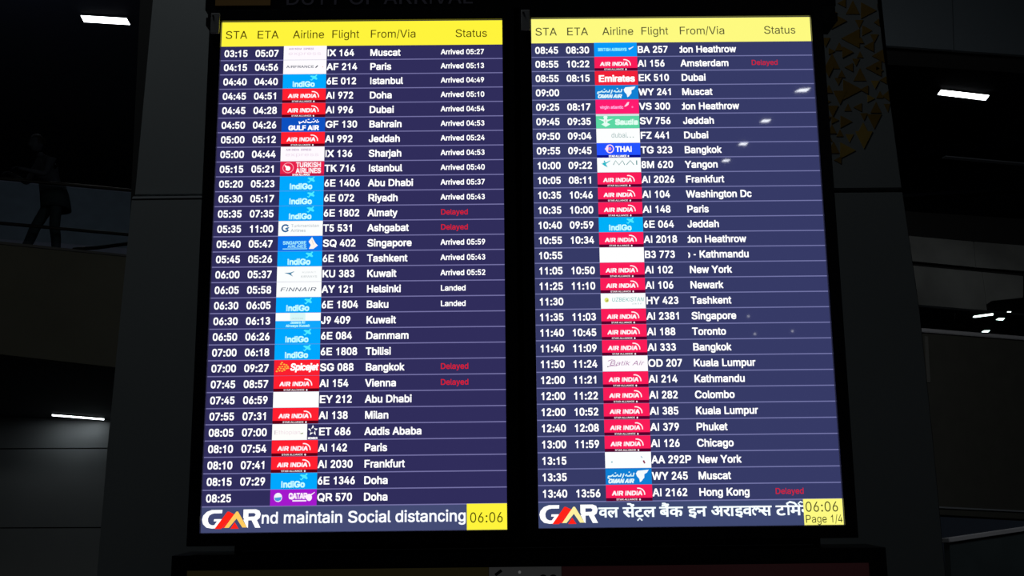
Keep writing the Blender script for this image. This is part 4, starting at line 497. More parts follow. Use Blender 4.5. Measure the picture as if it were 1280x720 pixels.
TW, THh = 0.1037, 0.0358       # airline tile
WH = lit('ffffff', 1.15)
tiles = {}
def tile(kind, side):
    key = (kind, side)
    if key in tiles: return tiles[key]
    F = Flat(); w_, h = TW, THh; z1, z2, z3 = 0.0003, 0.0006, 0.0009
    def T(s, x0, x1, y, cap, mat, bold=0.02, slant=0, z=z1): F.text(s, x0*w_, y*h, 0, mat, bold, z, width=(x1-x0)*w_, slant=slant, cap=cap*h)
    def bg(c, y0=0, y1=1, x0=0, x1=1): F.rect(x0*w_, y0*h, x1*w_, y1*h, lit(c), 0)
    def pl(pts, mat, z=z1): F.poly([(x*w_, y*h) for x, y in pts], mat, z)
    def stk(pts, wd, mat, z=z1, w1=None): F.stroke([(x*w_, y*h) for x, y in pts], wd*h, mat, z, None if w1 is None else w1*h)
    R = side == 'R'
    if kind == 'sixe':
        bg('00a8ff' if not R else '00b0f8'); c = lit('c8ffff'); T('IndiGo', .22, .74, .12, .36, c, .035)
        c2 = lit('50ecff'); stk([(.655, .56), (.72, .75), (.785, .95)], .07, c2, w1=.09)
        pl([(.70, .70), (.625, .86), (.655, .90), (.755, .86)][::-1], c2); pl([(.70, .70), (.775, .60), (.80, .66), (.755, .86)], c2); pl([(.665, .60), (.625, .66), (.64, .58), (.68, .53)], c2)
    elif kind == 'ai':
        bg('ff2030' if not R else 'fa1c58', .19, 1); bg('5a0014' if not R else '58002c', 0, .19)
        wt = lit('fff4fa'); T('AIR INDIA', .13, .78, .36, .25, wt, .045, slant=.12)
        F.ring(.70*w_, .42*h, .135*w_, .36*h, .07*h, wt, z1, -8, 100)
        T('STAR ALLIANCE', .22, .68, .05, .10, wt, .015); F.ell(.73*w_, .09*h, .018*w_, .065*h, wt, z1, 8)
    elif kind == 'ix':
        bg('fffaff'); T('AIR INDIA', .12, .42, .72, .13, lit('a070a8'), .01); T('EXPRESS', .46, .70, .72, .13, lit('a070a8'), .01)
        T('express', .10, .88, .34, .24, lit('eedcec'), .0)
    elif kind == 'af':
        bg('fffcff'); T('AIRFRANCE', .07, .72, .44, .17, lit('303858'), .01); stk([(.75, .44), (.80, .60)], .07, lit('303048')); F.ell(.92*w_, .5*h, .01*w_, .03*h, lit('ffb0a0'), z1, 8)
    elif kind == 'gf':
        bg('0c50c0'); T('GULF AIR', .16, .86, .12, .31, WH, .04)
        y = .70
        stk([(.86, y), (.80, y-.05), (.78, y+.08), (.74, y-.05), (.70, y), (.68, y-.06), (.60, y-.06), (.60, y+.02)], .07, WH)
        stk([(.64, y+.16), (.60, y+.16)], .05, WH); stk([(.56, y+.14), (.56, y-.05), (.52, y-.06), (.50, y+.04), (.46, y-.06), (.42, y-.06), (.40, y+.02), (.42, y-.16)], .07, WH)
        stk([(.72, y+.17), (.75, y+.17)], .05, WH); stk([(.82, y+.15), (.82, y+.05)], .05, WH)
    elif kind == 'tk':
        bg('e8204c', .15, 1); bg('b01848', 0, .15); T('TURKISH', .36, .93, .60, .32, lit('ffeef4'), .032); T('AIRLINES', .36, .93, .20, .32, lit('ffeef4'), .032)
        F.ring(.18*w_, .56*h, .12*w_, .34*h, .05*h, lit('ff9cb0'), z1); pl([(.09, .76), (.17, .66), (.22, .42), (.13, .38), (.13, .55)][::-1], WH); F.ell(.18*w_, .52*h, .05*w_, .16*h, WH, z1)
        T('STAR ALLIANCE', .28, .68, .02, .11, WH, .03)
    elif kind == 't5':
        bg('fdffff'); F.ring(.16*w_, .52*h, .075*w_, .22*h, .10*h, lit('1c5c94'), z1, 35, 330); pl([(.14, .48), (.20, .40), (.25, .60), (.19, .56)], lit('2c6ca0'))
        T('Turkmenistan', .28, .92, .58, .2, lit('a8b4be'), .0); T('Airlines', .28, .62, .26, .2, lit('98a4b0'), .0)
    elif kind == 'sq':
        bg('0a78ee'); c = lit('a8f4ff'); T('SINGAPORE', .11, .64, .44, .22, c, .02); T('AIRLINES', .22, .64, .22, .17, c, .02); F.rect(.11*w_, .12*h, .66*w_, .17*h, c, z1)
        pl([(.69, .62), (.765, .93), (.85, .50), (.90, .36), (.80, .13), (.70, .13), (.74, .40)][::-1], lit('fff6f0'), z1); stk([(.76, .74), (.80, .42)], .04, lit('e8d0c4'), z2)
    elif kind == 'ku':
        bg('fcffff'); pl([(.16, .58), (.30, .60), (.38, .66), (.31, .52), (.36, .34), (.26, .50)][::-1], lit('3c80a4')); stk([(.28, .56), (.38, .66)], .05, lit('6c9cb4'))
        T('KUWAIT', .56, .88, .56, .11, lit('ccd2d6'), .0); T('AIRWAYS', .53, .90, .26, .14, lit('b4bcc0'), .0)
    elif kind == 'ay':
        bg('fdffff'); T('FINNAIR', .07, .88, .38, .25, lit('304460'), .0, slant=.35)
    elif kind == 'j9':
        bg('fcffff', .48, 1); bg('10a8fc', 0, .48); F.rect(.32*w_, .50*h, .66*w_, h, lit('d8f8f8'), z1); T('JAZEERA', .35, .62, .58, .1, lit('b8ccd0'), .0, z=z2)
        T('Jazeera Air', .33, .66, .30, .16, lit('b0f4ff'), .05); T('Airways Kuwait', .23, .76, .09, .14, lit('b0f4ff'), .05)
    elif kind == 'sg':
        bg('fa2030'); T('Spicejet', .35, .96, .34, .42, WH, .03, slant=.15)
        for i, (x, y) in enumerate(((.17,.84),(.15,.74),(.22,.72),(.27,.68),(.12,.56),(.18,.58),(.24,.56),(.30,.58),(.09,.44),(.15,.46),(.21,.44),(.27,.46),(.06,.28),(.12,.32),(.18,.30),(.23,.36),(.31,.48))):
            F.ell(x*w_, y*h, .024*w_, .05*h, lit('ffb040'), z1, 8)
    elif kind == 'blank': bg('ffffff')
    elif kind == 'et':
        bg('fffffc', 0, 1, 0, .76); T('Ethiopian', .05, .62, .36, .25, lit('f0dce4'), .0); pl([(.60, .38), (.68, .46), (.66, .36)][::-1], lit('8c9460'))
        stk([(.06, .34), (.06, .60)], .03, lit('a8a0a0'), z1)
        cx, cy = .885*w_, .58*h
        for k in range(5):
            a = math.radians(90+72*k); b1, b2 = a+.36, a-.30
            tip = (cx+.0115*math.cos(a), cy+.0125*math.sin(a))
            F.poly([(cx+.0048*math.cos(b1+.5), cy+.0052*math.sin(b1+.5)), (cx+.0072*math.cos(b2), cy+.0075*math.sin(b2)), tip], WH, z1)
        T('MEMBER', .78, .99, .04, .12, WH, .03)
    elif kind == 'qr':
        bg('a418cc'); F.ell(.17*w_, .52*h, .088*w_, .28*h, lit('f4f4ff'), z1); pl([(.09, .50), (.25, .54), (.23, .36), (.17, .28), (.11, .34)][::-1], lit('4c98d8'), z2)
        T('QATAR', .40, .80, .42, .34, lit('fff0ff'), .04); F.rect(.48*w_, .26*h, .78*w_, .34*h, lit('fff0ff'), z1); F.ell(.84*w_, .50*h, .06*w_, .22*h, lit('fff0ff'), z1); stk([(.86, .62), (.96, .82)], .10, lit('fff0ff'), w1=.03)
    elif kind == 'ba':
        bg('0898f8'); T('BRITISH AIRWAYS', .09, .76, .40, .2, lit('90f0ff'), .04); stk([(.81, .52), (.86, .58), (.92, .70)], .13, lit('e0f4ff'), w1=.04)
    elif kind == 'ek':
        bg('f02038'); T('Emirates', .08, .93, .24, .44, WH, .032)
    elif kind == 'wy':
        bg('1080d4'); T('OMAN AIR', .05, .60, .10, .24, lit('e4fcff'), .05, slant=.3)
        y = .52; c = lit('dcfcff')
        stk([(.62, y+.2), (.60, y), (.55, y), (.56, y+.14), (.52, y), (.47, y), (.46, y+.1), (.43, y)], .08, c); stk([(.40, y+.16), (.38, y), (.36, y-.12)], .07, c)
        stk([(.34, y+.16), (.32, y), (.27, y), (.27, y+.1), (.22, y), (.16, y), (.17, y+.1), (.12, y), (.06, y), (.05, y-.1), (.09, y-.14)], .08, c); stk([(.20, y+.2), (.23, y+.2)], .06, c); stk([(.50, y+.24), (.53, y+.24)], .06, c)
        pl([(.70, .84), (.94, .90), (.90, .72), (.84, .62), (.84, .42), (.77, .18), (.74, .14), (.73, .34), (.68, .50), (.66, .68)][::-1], lit('f4fcff'))
    elif kind == 'vs':
        bg('ff1c70'); T('virgin atlantic', .10, .64, .36, .2, lit('ffa8e0'), .03); pl([(.66, .50), (.74, .80), (.78, .82), (.76, .62), (.70, .50)][::-1], lit('ffd8f0')); F.ell(.85*w_, .46*h, .02*w_, .07*h, lit('ff80c0'), z1, 8)
    elif kind == 'sv':
        bg('5cd8a4', 0, .86); bg('d8e4e4', .86, 1); c = lit('e4fff4'); T('Saudia', .44, .97, .26, .34, c, .055)
        F.ell(.22*w_, .52*h, .045*w_, .26*h, c, z1); pl([(.05, .66), (.20, .44), (.20, .60)][::-1], c); pl([(.40, .66), (.24, .60), (.24, .44)][::-1], c)
        pl([(.12, .28), (.22, .44), (.33, .28), (.22, .10)][::-1], c); F.ell(.22*w_, .78*h, .05*w_, .10*h, c, z1); stk([(.22, .60), (.22, .40)], .04, lit('c8a8a0'), z2)
    elif kind == 'fz':
        bg('fdffff'); T('dubai', .34, .70, .36, .34, lit('98b4b4'), .0); T('...', .68, .88, .36, .34, lit('98b4b4'), .0)
    elif kind == 'tg':
        bg('2454ff', .17, 1); bg('040c8c', 0, .17); T('THAI', .43, .81, .40, .36, WH, .03); F.ring(.30*w_, .60*h, .085*w_, .27*h, .07*h, lit('ffd8f4'), z1)
        pl([(.18, .60), (.27, .82), (.26, .38)][::-1], lit('ffe8fa')); F.ell(.30*w_, .60*h, .035*w_, .12*h, lit('e890c8'), z2)
        T('STAR ALLIANCE', .27, .68, .03, .13, WH, .03); F.ell(.72*w_, .09*h, .018*w_, .065*h, WH, z1, 8)
    elif kind == 'mai':
        bg('fcffff'); c = lit('24b8c8'); pl([(.09, .62), (.20, .56), (.24, .34), (.17, .44)][::-1], c); stk([(.13, .60), (.20, .62), (.30, .80)], .12, c, w1=.04); stk([(.16, .80), (.19, .60)], .08, c)
        g = lit('5c9494'); stk([(.37, .50), (.42, .80), (.50, .50), (.58, .80), (.63, .50)], .05, g); stk([(.67, .50), (.76, .80), (.84, .50)], .05, g); stk([(.905, .50), (.905, .80)], .07, g)
    elif kind == 'hy':
        bg('fdffff'); T('UZBEKISTAN', .24, .96, .46, .26, lit('58b8b0'), .0, slant=.15); T('air', .68, .94, .26, .12, lit('c0d8d8'), .0); F.ell(.13*w_, .56*h, .05*w_, .16*h, lit('e4e878'), z1); pl([(.10, .46), (.17, .48), (.15, .62)], lit('a8a848'), z2)
    elif kind == 'od':
        bg('fffcff'); c = lit('b080ac'); T('Batik Air', .14, .90, .38, .28, c, -.003, slant=.4); stk([(.12, .30), (.20, .36), (.32, .36)], .04, c); stk([(.12, .66), (.20, .74), (.28, .70)], .04, c); F.ell(.115*w_, .30*h, .012*w_, .04*h, lit('504850'), z1, 8)
    elif kind == 'aa':
        bg('fcffff'); stk([(.78, .72), (.81, .62)], .05, lit('88b0cc')); stk([(.83, .46), (.86, .28)], .10, lit('8c2c50')); F.ell(.145*w_, .38*h, .02*w_, .05*h, lit('80b8c4'), z1, 8)
    tiles[key] = F.make('airline_logo', me_only=True)
    return tiles[key]
TILE_LABEL = {'sixe': 'bright blue airline tile with pale lettering and a small plane', 'ai': 'red airline tile with white lettering over a maroon strip', 'ix': 'white airline tile with faint purple lettering',
 'af': 'white airline tile with small navy lettering', 'gf': 'royal blue airline tile with white lettering', 'tk': 'crimson airline tile with a round emblem', 't5': 'white airline tile with a blue round emblem',
 'sq': 'blue airline tile with a white bird emblem', 'ku': 'white airline tile with a small blue bird', 'ay': 'white airline tile with slanted navy lettering', 'j9': 'half white, half blue airline tile',
 'sg': 'red airline tile with yellow dots', 'blank': 'blank white airline tile', 'et': 'white airline tile beside a five-pointed star', 'qr': 'purple airline tile with a round emblem', 'ba': 'sky blue airline tile with pale lettering',
 'ek': 'red airline tile with large white lettering', 'wy': 'blue airline tile with a white plume', 'vs': 'hot pink airline tile', 'sv': 'mint green airline tile with a winged emblem', 'fz': 'white airline tile with grey lettering',
 'tg': 'deep blue airline tile with a pink and white flower', 'mai': 'white airline tile with a teal bird', 'hy': 'white airline tile with teal lettering', 'od': 'white airline tile with purple script', 'aa': 'white airline tile with a thin red and blue tail'}

LEFT = """03:15|05:07|ix|IX 164|Muscat|Arrived 05:27
04:15|04:56|af|AF 214|Paris|Arrived 05:13
04:40|04:40|sixe|6E 012|Istanbul|Arrived 04:49
04:45|04:51|ai|AI 972|Doha|Arrived 05:10
04:45|04:28|ai|AI 996|Dubai|Arrived 04:54
04:50|04:26|gf|GF 130|Bahrain|Arrived 04:53
05:00|05:12|ai|AI 992|Jeddah|Arrived 05:24
05:00|04:44|ix|IX 136|Sharjah|Arrived 04:53
05:15|05:21|tk|TK 716|Istanbul|Arrived 05:40
05:20|05:23|sixe|6E 1406|Abu Dhabi|Arrived 05:37
05:30|05:17|sixe|6E 072|Riyadh|Arrived 05:43
05:35|07:35|sixe|6E 1802|Almaty|Delayed
05:35|11:00|t5|T5 531|Ashgabat|Delayed
05:40|05:47|sq|SQ 402|Singapore|Arrived 05:59
05:45|05:26|sixe|6E 1806|Tashkent|Arrived 05:43
06:00|05:37|ku|KU 383|Kuwait|Arrived 05:52
06:05|05:58|ay|AY 121|Helsinki|Landed
06:30|06:05|sixe|6E 1804|Baku|Landed
06:30|06:13|j9|J9 409|Kuwait|
06:50|06:26|sixe|6E 084|Dammam|
07:00|06:18|sixe|6E 1808|Tbilisi|
07:00|09:27|sg|SG 088|Bangkok|Delayed
07:45|08:57|ai|AI 154|Vienna|Delayed
07:45|06:59|blank|EY 212|Abu Dhabi|
07:55|07:31|ai|AI 138|Milan|
08:05|07:00|et|ET 686|Addis Ababa|
08:10|07:54|ai|AI 142|Paris|
08:10|07:41|ai|AI 2030|Frankfurt|
08:15|07:29|sixe|6E 1346|Doha|
08:25||qr|QR 570|Doha|"""
RIGHT = """08:45|08:30|ba|BA 257|<don Heathrow|
08:55|10:22|ai|AI 156|Amsterdam|Delayed
08:55|08:15|ek|EK 510|Dubai|
09:00||wy|WY 241|Muscat|
09:25|08:17|vs|VS 300|<don Heathrow|
09:45|09:35|sv|SV 756|Jeddah|
09:50|09:04|fz|FZ 441|Dubai|
09:55|09:45|tg|TG 323|Bangkok|
10:00|09:22|mai|8M 620|Yangon|
10:05|08:11|ai|AI 2026|Frankfurt|
10:35|10:46|ai|AI 104|Washington Dc|
10:35|10:00|ai|AI 148|Paris|
10:40|09:59|sixe|6E 064|Jeddah|
10:55|10:34|ai|AI 2018|<don Heathrow|
10:55||blank|B3 773|<o - Kathmandu|
11:05|10:50|ai|AI 102|New York|
11:25|11:10|ai|AI 106|Newark|
11:30||hy|HY 423|Tashkent|
11:35|11:03|ai|AI 2381|Singapore|
11:40|10:45|ai|AI 188|Toronto|
11:40|11:09|ai|AI 333|Bangkok|
11:50|11:24|od|OD 207|Kuala Lumpur|
12:00|11:21|ai|AI 214|Kathmandu|
12:00|11:22|ai|AI 282|Colombo|
12:00|10:52|ai|AI 385|Kuala Lumpur|
12:40|12:08|ai|AI 379|Phuket|
13:00|11:59|ai|AI 126|Chicago|
13:15||aa|AA 292P|New York|
13:35||wy|WY 245|Muscat|
13:40|13:56|ai|AI 2162|Hong Kong|Delayed"""

def hindi(F, x0, y0, mat, z):
    # each word: start and end on the strip, tokens; marks ride on the letter before them
    K = 0.0205/0.357
    def put(ch, x, sx, dy=0.0):
        vs, fs = glyph(ch)
        for ox, oy in ((-.017, -.011), (.017, -.011), (.017, .011), (-.017, .011)): F.add([(x+vx*sx+ox*K, y0+vy*K+dy+oy*K) for vx, vy in vs], fs, mat, z)
    def st(pts, x, sx, w=0.075): F.stroke([(x+a*sx, y0+b*K) for a, b in pts], w*K, mat, z)
    words = [(.1345, .1775, 'व ल'), (.1885, .2605, 'स+ें ट+r ल'), (.2705, .3215, 'ब+ैं क'), (.3345, .3745, 'इ न'),
             (.3855, .5200, 'अ र ा इ व l स'), (.5310, .6100, 'ट i म+h न')]
    for xa, xb, ws in words:
        tk = ws.split(); adv = []
        for t in tk: adv.append({'l': .30, 'i': .16}.get(t, (GLYPHS[t[0]][0] if t != 'ा' else 180)/1000))
        sx = (xb-xa)/sum(adv); x = xa
        for t, a in zip(tk, adv):
            if t == 'l':                                # half form of the letter, no upright
                st([(.0, .335), (.30, .335)], x, sx); st([(.16, .22), (.10, .28), (.03, .20), (.05, .08), (.13, .02)], x, sx); st([(.13, .20), (.2, .28), (.29, .22), (.26, .12)], x, sx)
            elif t == 'i':
                st([(.0, .335), (.16, .335)], x, sx); st([(.10, .0), (.10, .34)], x, sx); st([(.10, .34), (.06, .44), (.16, .50), (.30, .46), (.38, .35)], x, sx)
            else:
                put(t[0], x, sx)
                m = t[2:] if '+' in t else ''
                for c in m:
                    if c in 'ेै': put(c, x+a*sx, sx)
                    if c == 'ं': put(c, x+a*sx+.02*sx, sx)
                    if c == 'r': st([(.08, -.14), (.16, -.05), (.24, -.14)], x, sx, .055)
                    if c == 'h': st([(a-.02, .35), (a-.08, .44), (a-.01, .51), (a+.06, .47)], x, sx, .055)
            x += a*sx

def emblem(parent, dx=0.0, gold='ffcc50'):
    F = Flat(); rd = lit('ff2418'); gd = lit(gold); z = 0.0008
    def q(X, Y): return (.0021+(X-104)/584*.1299+dx, .0488-(Y-304)/176*.0383)
    # G
    out = [(305, 300), (200, 300), (150, 318), (115, 355), (104, 395), (115, 440), (150, 475), (205, 486), (245, 484), (300, 392), (225, 392), (222, 414), (255, 414), (228, 452), (205, 453), (178, 440), (165, 415), (163, 385), (176, 355), (200, 340), (225, 334), (302, 334)]
    cut = [(0, 1, 20, 21), (1, 2, 19, 20), (2, 3, 18, 19), (3, 4, 17, 18), (4, 5, 16, 17), (5, 6, 15, 16), (6, 7, 14, 15), (7, 8, 13, 14), (8, 9, 12, 13), (9, 10, 11, 12)]
    F.add([q(*p) for p in out], [c[::-1] for c in cut], WH, z)
    F.poly([q(*p) for p in ((232, 490), (355, 318), (372, 318), (402, 352), (300, 490))], rd, z+.0003)
    F.poly([q(*p) for p in ((402, 352), (372, 318), (395, 330), (425, 345), (330, 480), (310, 480))], rd, z+.0002)
    F.poly([q(*p) for p in ((330, 480), (445, 318), (462, 318), (458, 378), (375, 480))], gd, z+.0006)
    F.poly([q(*p) for p in ((445, 318), (462, 318), (556, 478), (510, 478), (438, 372))], gd, z+.0006)
    F.poly([q(*p) for p in ((390, 490), (432, 425), (474, 490))], rd, z+.0003)
    # R
    F.poly([q(*p) for p in ((516, 298), (516, 380), (566, 462), (566, 298))], WH, z+.0002)
    F.add([q(*p) for p in ((566, 298), (640, 298), (675, 312), (690, 345), (680, 385), (655, 405), (566, 408), (566, 335), (625, 335), (640, 350), (628, 370), (566, 372))],
          [(7, 0, 1, 8), (8, 1, 2), (8, 2, 3, 9), (9, 3, 4), (9, 4, 5, 10), (10, 5, 6, 11)], WH, z+.0002)
    F.poly([q(*p) for p in ((596, 400), (650, 400), (690, 482), (638, 482))], WH, z+.0002)
    F.poly([q(*p) for p in ((516, 400), (566, 400), (566, 482), (556, 478))], WH, z+.0001)
    return F.make('ticker_emblem', parent)

def display(side, data, ox, oy, label):
    e = empty('flight_display'); e.matrix_world = disp_matrix(ox, oy)
    tag(e, label, 'screen', 'portrait flight displays hung side by side')
    L = side == 'L'
    rowc, linec, yel, tick = (('302d5b', '7673a6', 'fff43c', '444b74') if L else ('363a66', '7476a8', 'fefa80', '3f4972'))
    B = 0.0285
    D0 = 0.004
    link('casing', boxes_me('casing', [((-B, -B, -0.07), (W+B, H+B, -0.006)), ((-B, -B, -0.006), (-0.0008, H+B, D0+.004)), ((W+0.0008, -B, -0.006), (W+B, H+B, D0+.004)),
         ((-0.0008, -B, -0.006), (W+0.0008, -0.0008, D0+.004)), ((-0.0008, H+0.0008, -0.006), (W+0.0008, H+B, D0+.004))], 0.0006), M_blackm, e)
    link('screen_panel', box_me('screen_panel', (0, 0, -0.005), (W, H, 0)), lit(linec), e)
    clip = link('mounting_clip', box_me('mounting_clip', (-0.0245, H-0.033, D0+.0042), (-0.0035, H+0.019, D0+.009), 0.0012), surf('grey_clip_metal', 'e6e4e6', 0.6), e)
    link('screw', box_me('screw', (-0.021, H+0.009, D0+.009), (-0.017, H+0.013, D0+.0105), 0.0008), M_gap, clip)
    Z = 0.0004
    # header
    F = Flat(); F.rect(0, 1.1470, W, H, lit(yel), Z); hb = F.make('header_bar', e)
    dk = lit('4c3e08' if L else '504e30')
    for s, x in (('STA', .0085), ('ETA', .0845), ('Airline', .172), ('Flight', .2655), ('From/Via', .3590), ('Status', .5655)):
        F = Flat(); F.text(s, x, 1.1668, .0278, dk, .002, Z+.0004); F.make('column_title', hb)
    for i, ln in enumerate(data.split('\n')):
        sta, eta, kind, fl, city, stt = ln.split('|')
        top = 1.1465 if i == 0 else 1.111 - .03636*(i-1); bot = 1.111 - .03636*i
        F = Flat(); F.rect(0, bot+.0012, W, top-.0012 if i else 1.147, lit(rowc), Z); r = F.make('flight_row', e)
        base = (1.111-.03636*i)+.0182-.0081 - (.0006 if i == 0 else 0)
        bd = .02; zz = Z+.0004
        def word(nm, t, x, dy=0.0, clip=None):
            F = Flat(); F.clip = clip; F.text(t, x, base+dy, .0229, WH, bd, zz); F.make(nm, r)
        word('scheduled_time', sta, .0080)
        if eta: word('expected_time', eta, .0828)
        word('flight_number', fl, .2560, .0003)
        if city[0] == '<': city = city[1:]; word('origin_name', city, .3590 - (.0052 if city[0] == 'd' else .0080), 0, (.3590, 2.0))
        else: word('origin_name', city, .3598)
        if stt:
            F = Flat(); d = stt == 'Delayed'
            F.text(stt, .5312, base+.0022, .0177, lit('d81c30' if L else 'c8203c') if d else WH, .012 if d else .017, zz); F.make('status_lettering', r)
        t = link('airline_logo', tile(kind, side), None, r); t.location = (.1516, bot+.0004, zz); t['label'] = TILE_LABEL[kind]
    # ticker
    F = Flat(); F.rect(0, 0, W, .0555-.0011+.0009, lit(tick), Z); tb = F.make('ticker_bar', e)
    emblem(tb, -.0005, 'ffcc60' if L else 'fff0a0')
    F = Flat(); F.clip = (.1335, .5908 if L else .5925)
    if L: F.text('nd maintain Social distancing', .1325, .0192, .0356, lit('f4f8ff', 1.1), .014, Z+.0005, width=.4575, cap=.0245)
    else: hindi(F, 0, .0222, lit('f0fcff', 1.1), Z+.0005)
    F.make('ticker_lettering', tb)
    F = Flat()
    x0 = .5908 if L else .5925
    F.rect(x0, 0, W, .0570, lit(yel), Z+.0009); cb_ = F.make('clock_panel', e)
    F = Flat(); dk = lit('342f00' if L else '3a3818')
    if L: F.text('06:06', .5965, .0160, .0306, dk, -.004, Z+.0014)
    else:
        F.text('06:06', .5955, .0290, .0306, dk, -.004, Z+.0014)
        F.text('Page 1/4', .5945, .0050, .0226, dk, .0, Z+.0014, width=.0845, cap=.0170)
    F.make('clock_lettering', cb_)
    return e
dl = display('L', LEFT, 0, 0, 'left portrait flight display, arrivals 03:15 to 08:25, English message in its bottom strip')
dr = display('R', RIGHT, .75116, -.00204, 'right portrait flight display, arrivals 08:45 to 13:40, Hindi message in its bottom strip')

# ------------------------------------------------------------------ sign boxes above and below, in the same hanging frame
def in_disp(e, px, py, zoff):                          # display coordinates of a picture point on the plane zoff in front of the panel
    Mi = e.matrix_world.inverted(); d = Mi.to_3x3() @ ray(px, py); o = Mi @ CAM; t = (zoff - o.z)/d.z
    return o + d*t
us = empty('sign_box'); us.matrix_world = disp_matrix(0, 0); tag(us, 'black sign box with dim lettering above both flight displays', 'sign')
p0 = in_disp(us, 258, 24, -0.08); p1 = in_disp(us, 1046, 15, -0.08); print('SB', p0, p1, H)
ub = H + 0.0295 - 0.0005
f0 = in_disp(us, 256.5, 12, 0.006); f1 = in_disp(us, 1045, 8, 0.006)
link('casing', boxes_me('casing', [((f0.x, ub, -0.09), (f1.x, ub+0.45, 0.006)), ((p0.x, ub, -0.16), (p1.x, ub+0.45, -0.09)), ((p0.x, (p0.y+p1.y)/2, -0.16), (p1.x, ub, -0.08))], 0.0008), M_blackm, us)
s0 = in_disp(us, 269, 7.5, 0.007); s1 = in_disp(us, 338, 5.5, 0.007)
link('amber_panel', box_me('amber_panel', (s0.x, s0.y+.001, 0.0062), (s1.x, s0.y+0.30, 0.008), 0.0007), lit('1e160a'), us)
F = Flat(); tp = in_disp(us, 356, 6.0, 0.0066); te = in_disp(us, 592, 4.5, 0.0066)
F.text('DUTY OF ARRIVAL', tp.x, tp.y, .04, lit('101014'), .006, 0.0066, width=te.x-tp.x, cap=.034)
F.make('sign_lettering', us)

lb = empty('notice_board'); lb.matrix_world = disp_matrix(0, 0); tag(lb, 'black framed board under the displays with amber, grey and red fields', 'sign')
b0 = in_disp(lb, 216, 692, 0.0); b1 = in_disp(lb, 1106, 686.5, 0.0)
t0 = in_disp(lb, 234, 711, 0.0); t1 = in_disp(lb, 1086, 705.5, 0.0)
ty = (t0.y+t1.y)/2; by = (b0.y+b1.y)/2; low = by-0.5
link('frame', boxes_me('frame', [((b0.x, low, -0.12), (b1.x, by, -0.004)), ((b0.x, ty, -0.004), (b1.x, by, 0.006)), ((b0.x, low, -0.004), (t0.x, ty, 0.006)), ((t1.x, low, -0.004), (b1.x, ty, 0.006))], 0.001), M_blackm, lb)
g0 = in_disp(lb, 611, 712, 0).x; g1 = in_disp(lb, 702, 712, 0).x
link('amber_panel', box_me('amber_panel', (t0.x, low, -0.0038), (g0-.0005, ty, -0.001)), lit('161308'), lb)
gp = link('grey_panel', box_me('grey_panel', (g0+.0005, low, -0.0038), (g1-.0005, ty, -0.001)), lit('222222'), lb)
link('red_panel', box_me('red_panel', (g1+.0005, low, -0.0038), (t1.x, ty, -0.001)), lit('150809'), lb)
F = Flat()
def gq_(x, y): q = in_disp(lb, x, y, -0.0006); return (q.x, q.y)
F.stroke([gq_(619, 719), gq_(623, 716), gq_(627, 713)], 0.0065, M_gap, -0.0006); c = gq_(649.5, 715.2); F.ell(c[0], c[1], .0032, .0032, lit('505050'), -0.0006, 12)
for x in (679, 691.5): c = gq_(x, 721); F.ell(c[0], c[1], .0075, .005, M_gap, -0.0006, 16)
F.make('print', gp)

# hanging frame: two posts join the displays to the board
fr_ = empty('display_stand'); fr_.matrix_world = disp_matrix(0, 0); tag(fr_, 'black upright posts and rails carrying the displays and boards', 'stand')
M_post = surf('black_post_metal', '08080a', 0.5)
for px in (293.5, 1026):
    a = in_disp(fr_, px, 676, -0.02)
    link('post', box_me('post', (a.x-.0075, 0.0, -0.135), (a.x+.0075, H-.012, -0.1215), 0.001), M_post, fr_)
    link('post', box_me('post', (a.x-.0065, by+0.0005, -0.06), (a.x+.0065, -0.031 if px < 600 else -0.029, -0.045), 0.001), M_post, fr_)
link('gap_dark_plate', box_me('gap_dark_plate', (0.62, -0.02, -0.119), (0.81, H+.02, -0.075), 0.001), M_post, fr_)  # dark plate added to make the gap between the casings black
qa = in_disp(fr_, 293.5, 684, -0.10).x; qb = in_disp(fr_, 1026, 680, -0.10).x
link('lower_dark_plate', box_me('lower_dark_plate', (qa, by+.0008, -0.1195), (qb, 0.02, -0.1215+.012), 0.001), M_post, fr_)  # added dark plate, blackens the gap above the board
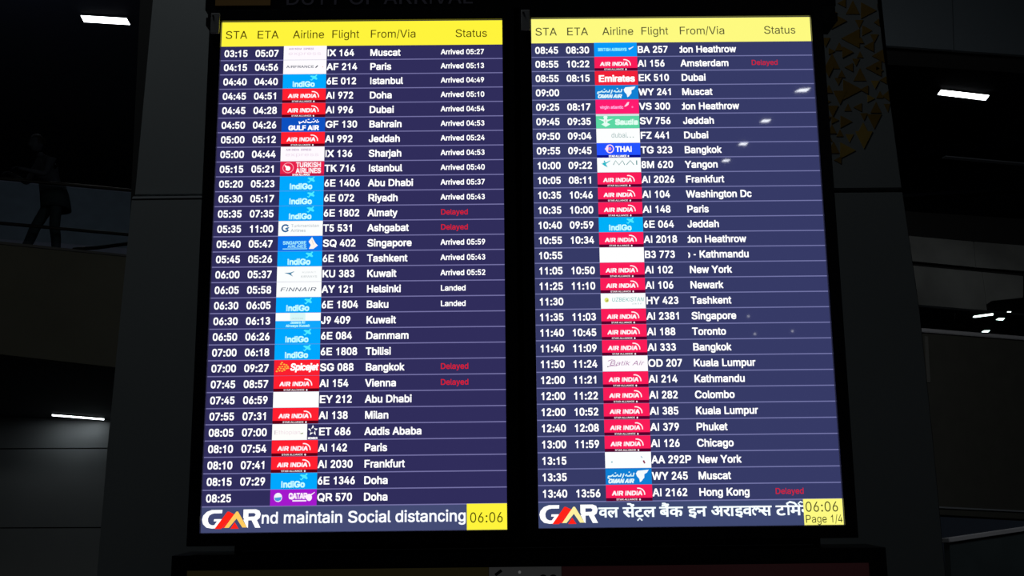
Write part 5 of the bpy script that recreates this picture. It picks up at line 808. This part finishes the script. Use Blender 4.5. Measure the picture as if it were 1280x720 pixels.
for y in (0.25, 0.95):
    link('cross_rail', box_me('cross_rail', (0.02, y, -0.1205), (1.41, y+.03, -0.0725), 0.002), M_post, fr_)

# lamps over the hall behind the viewer: they light nothing much but mirror in the right-hand display
def mirrored(px, py, Z):
    d = ray(px, py); o = dr.matrix_world.translation; n = DZ
    t = (o - CAM).dot(n)/d.dot(n); P = CAM + d*t; r = d - 2*d.dot(n)*n
    return P + r*((Z - P.z)/r.z)
M_back = lampmat('hall_lamp_diffuser', (0.95, 0.98, 1.0), 26.0)
def backlamp(px, Z, label, group=None, mat=None):
    pts = [mirrored(x, y, Z-0.03) for x, y in px]; c = sum(pts, Vector())/len(pts)
    e = empty('ceiling_lamp', c); tag(e, label, 'lamp', group)
    big = [c + (p-c)*1.1 for p in pts]
    link('lamp_housing', prism_me('lamp_housing', [p+Vector((0, 0, .004)) for p in big], Vector((0, 0, .026)), origin=c), M_trimm, e)
    link('lamp_diffuser', prism_me('lamp_diffuser', pts, Vector((0, 0, .004)), origin=c), mat or M_back, e)
g = 'row of ceiling lamps behind the viewer mirrored in the right display'
for i, (q, lb_) in enumerate((([(993, 115), (1000, 111.5), (1013, 110.3), (1008, 114.5)], 'ceiling lamp mirrored highest in the right display'),
        ([(950, 152.8), (954, 149.8), (964, 149.4), (960, 152.8)], 'ceiling lamp mirrored between the Heathrow and Jeddah rows'),
        ([(923, 181.4), (926, 178.6), (935, 178.4), (932, 181.6)], 'ceiling lamp mirrored between the Dubai and Bangkok rows'),
        ([(902, 202.2), (905, 199.6), (913, 199.4), (910, 202)], 'ceiling lamp mirrored beside the word Yangon'))):
    backlamp(q, ZC, lb_, g)
ZL = 5.0
for x, y, lb_ in ((990.5, 414, 'small lamp mirrored brightest at the right edge of the Toronto row'), (943.5, 417.5, 'small lamp mirrored in the middle of the Toronto row'), (935.5, 395.5, 'small lamp mirrored after the word Singapore')):
    s = 1.2
    backlamp([(x-s, y+s), (x-s, y-s), (x+s, y-s), (x+s, y+s)], ZL, lb_, 'small lamps behind the viewer mirrored low in the right display', lampmat('small_lamp_diffuser', (1, 1, 1), 8.0))
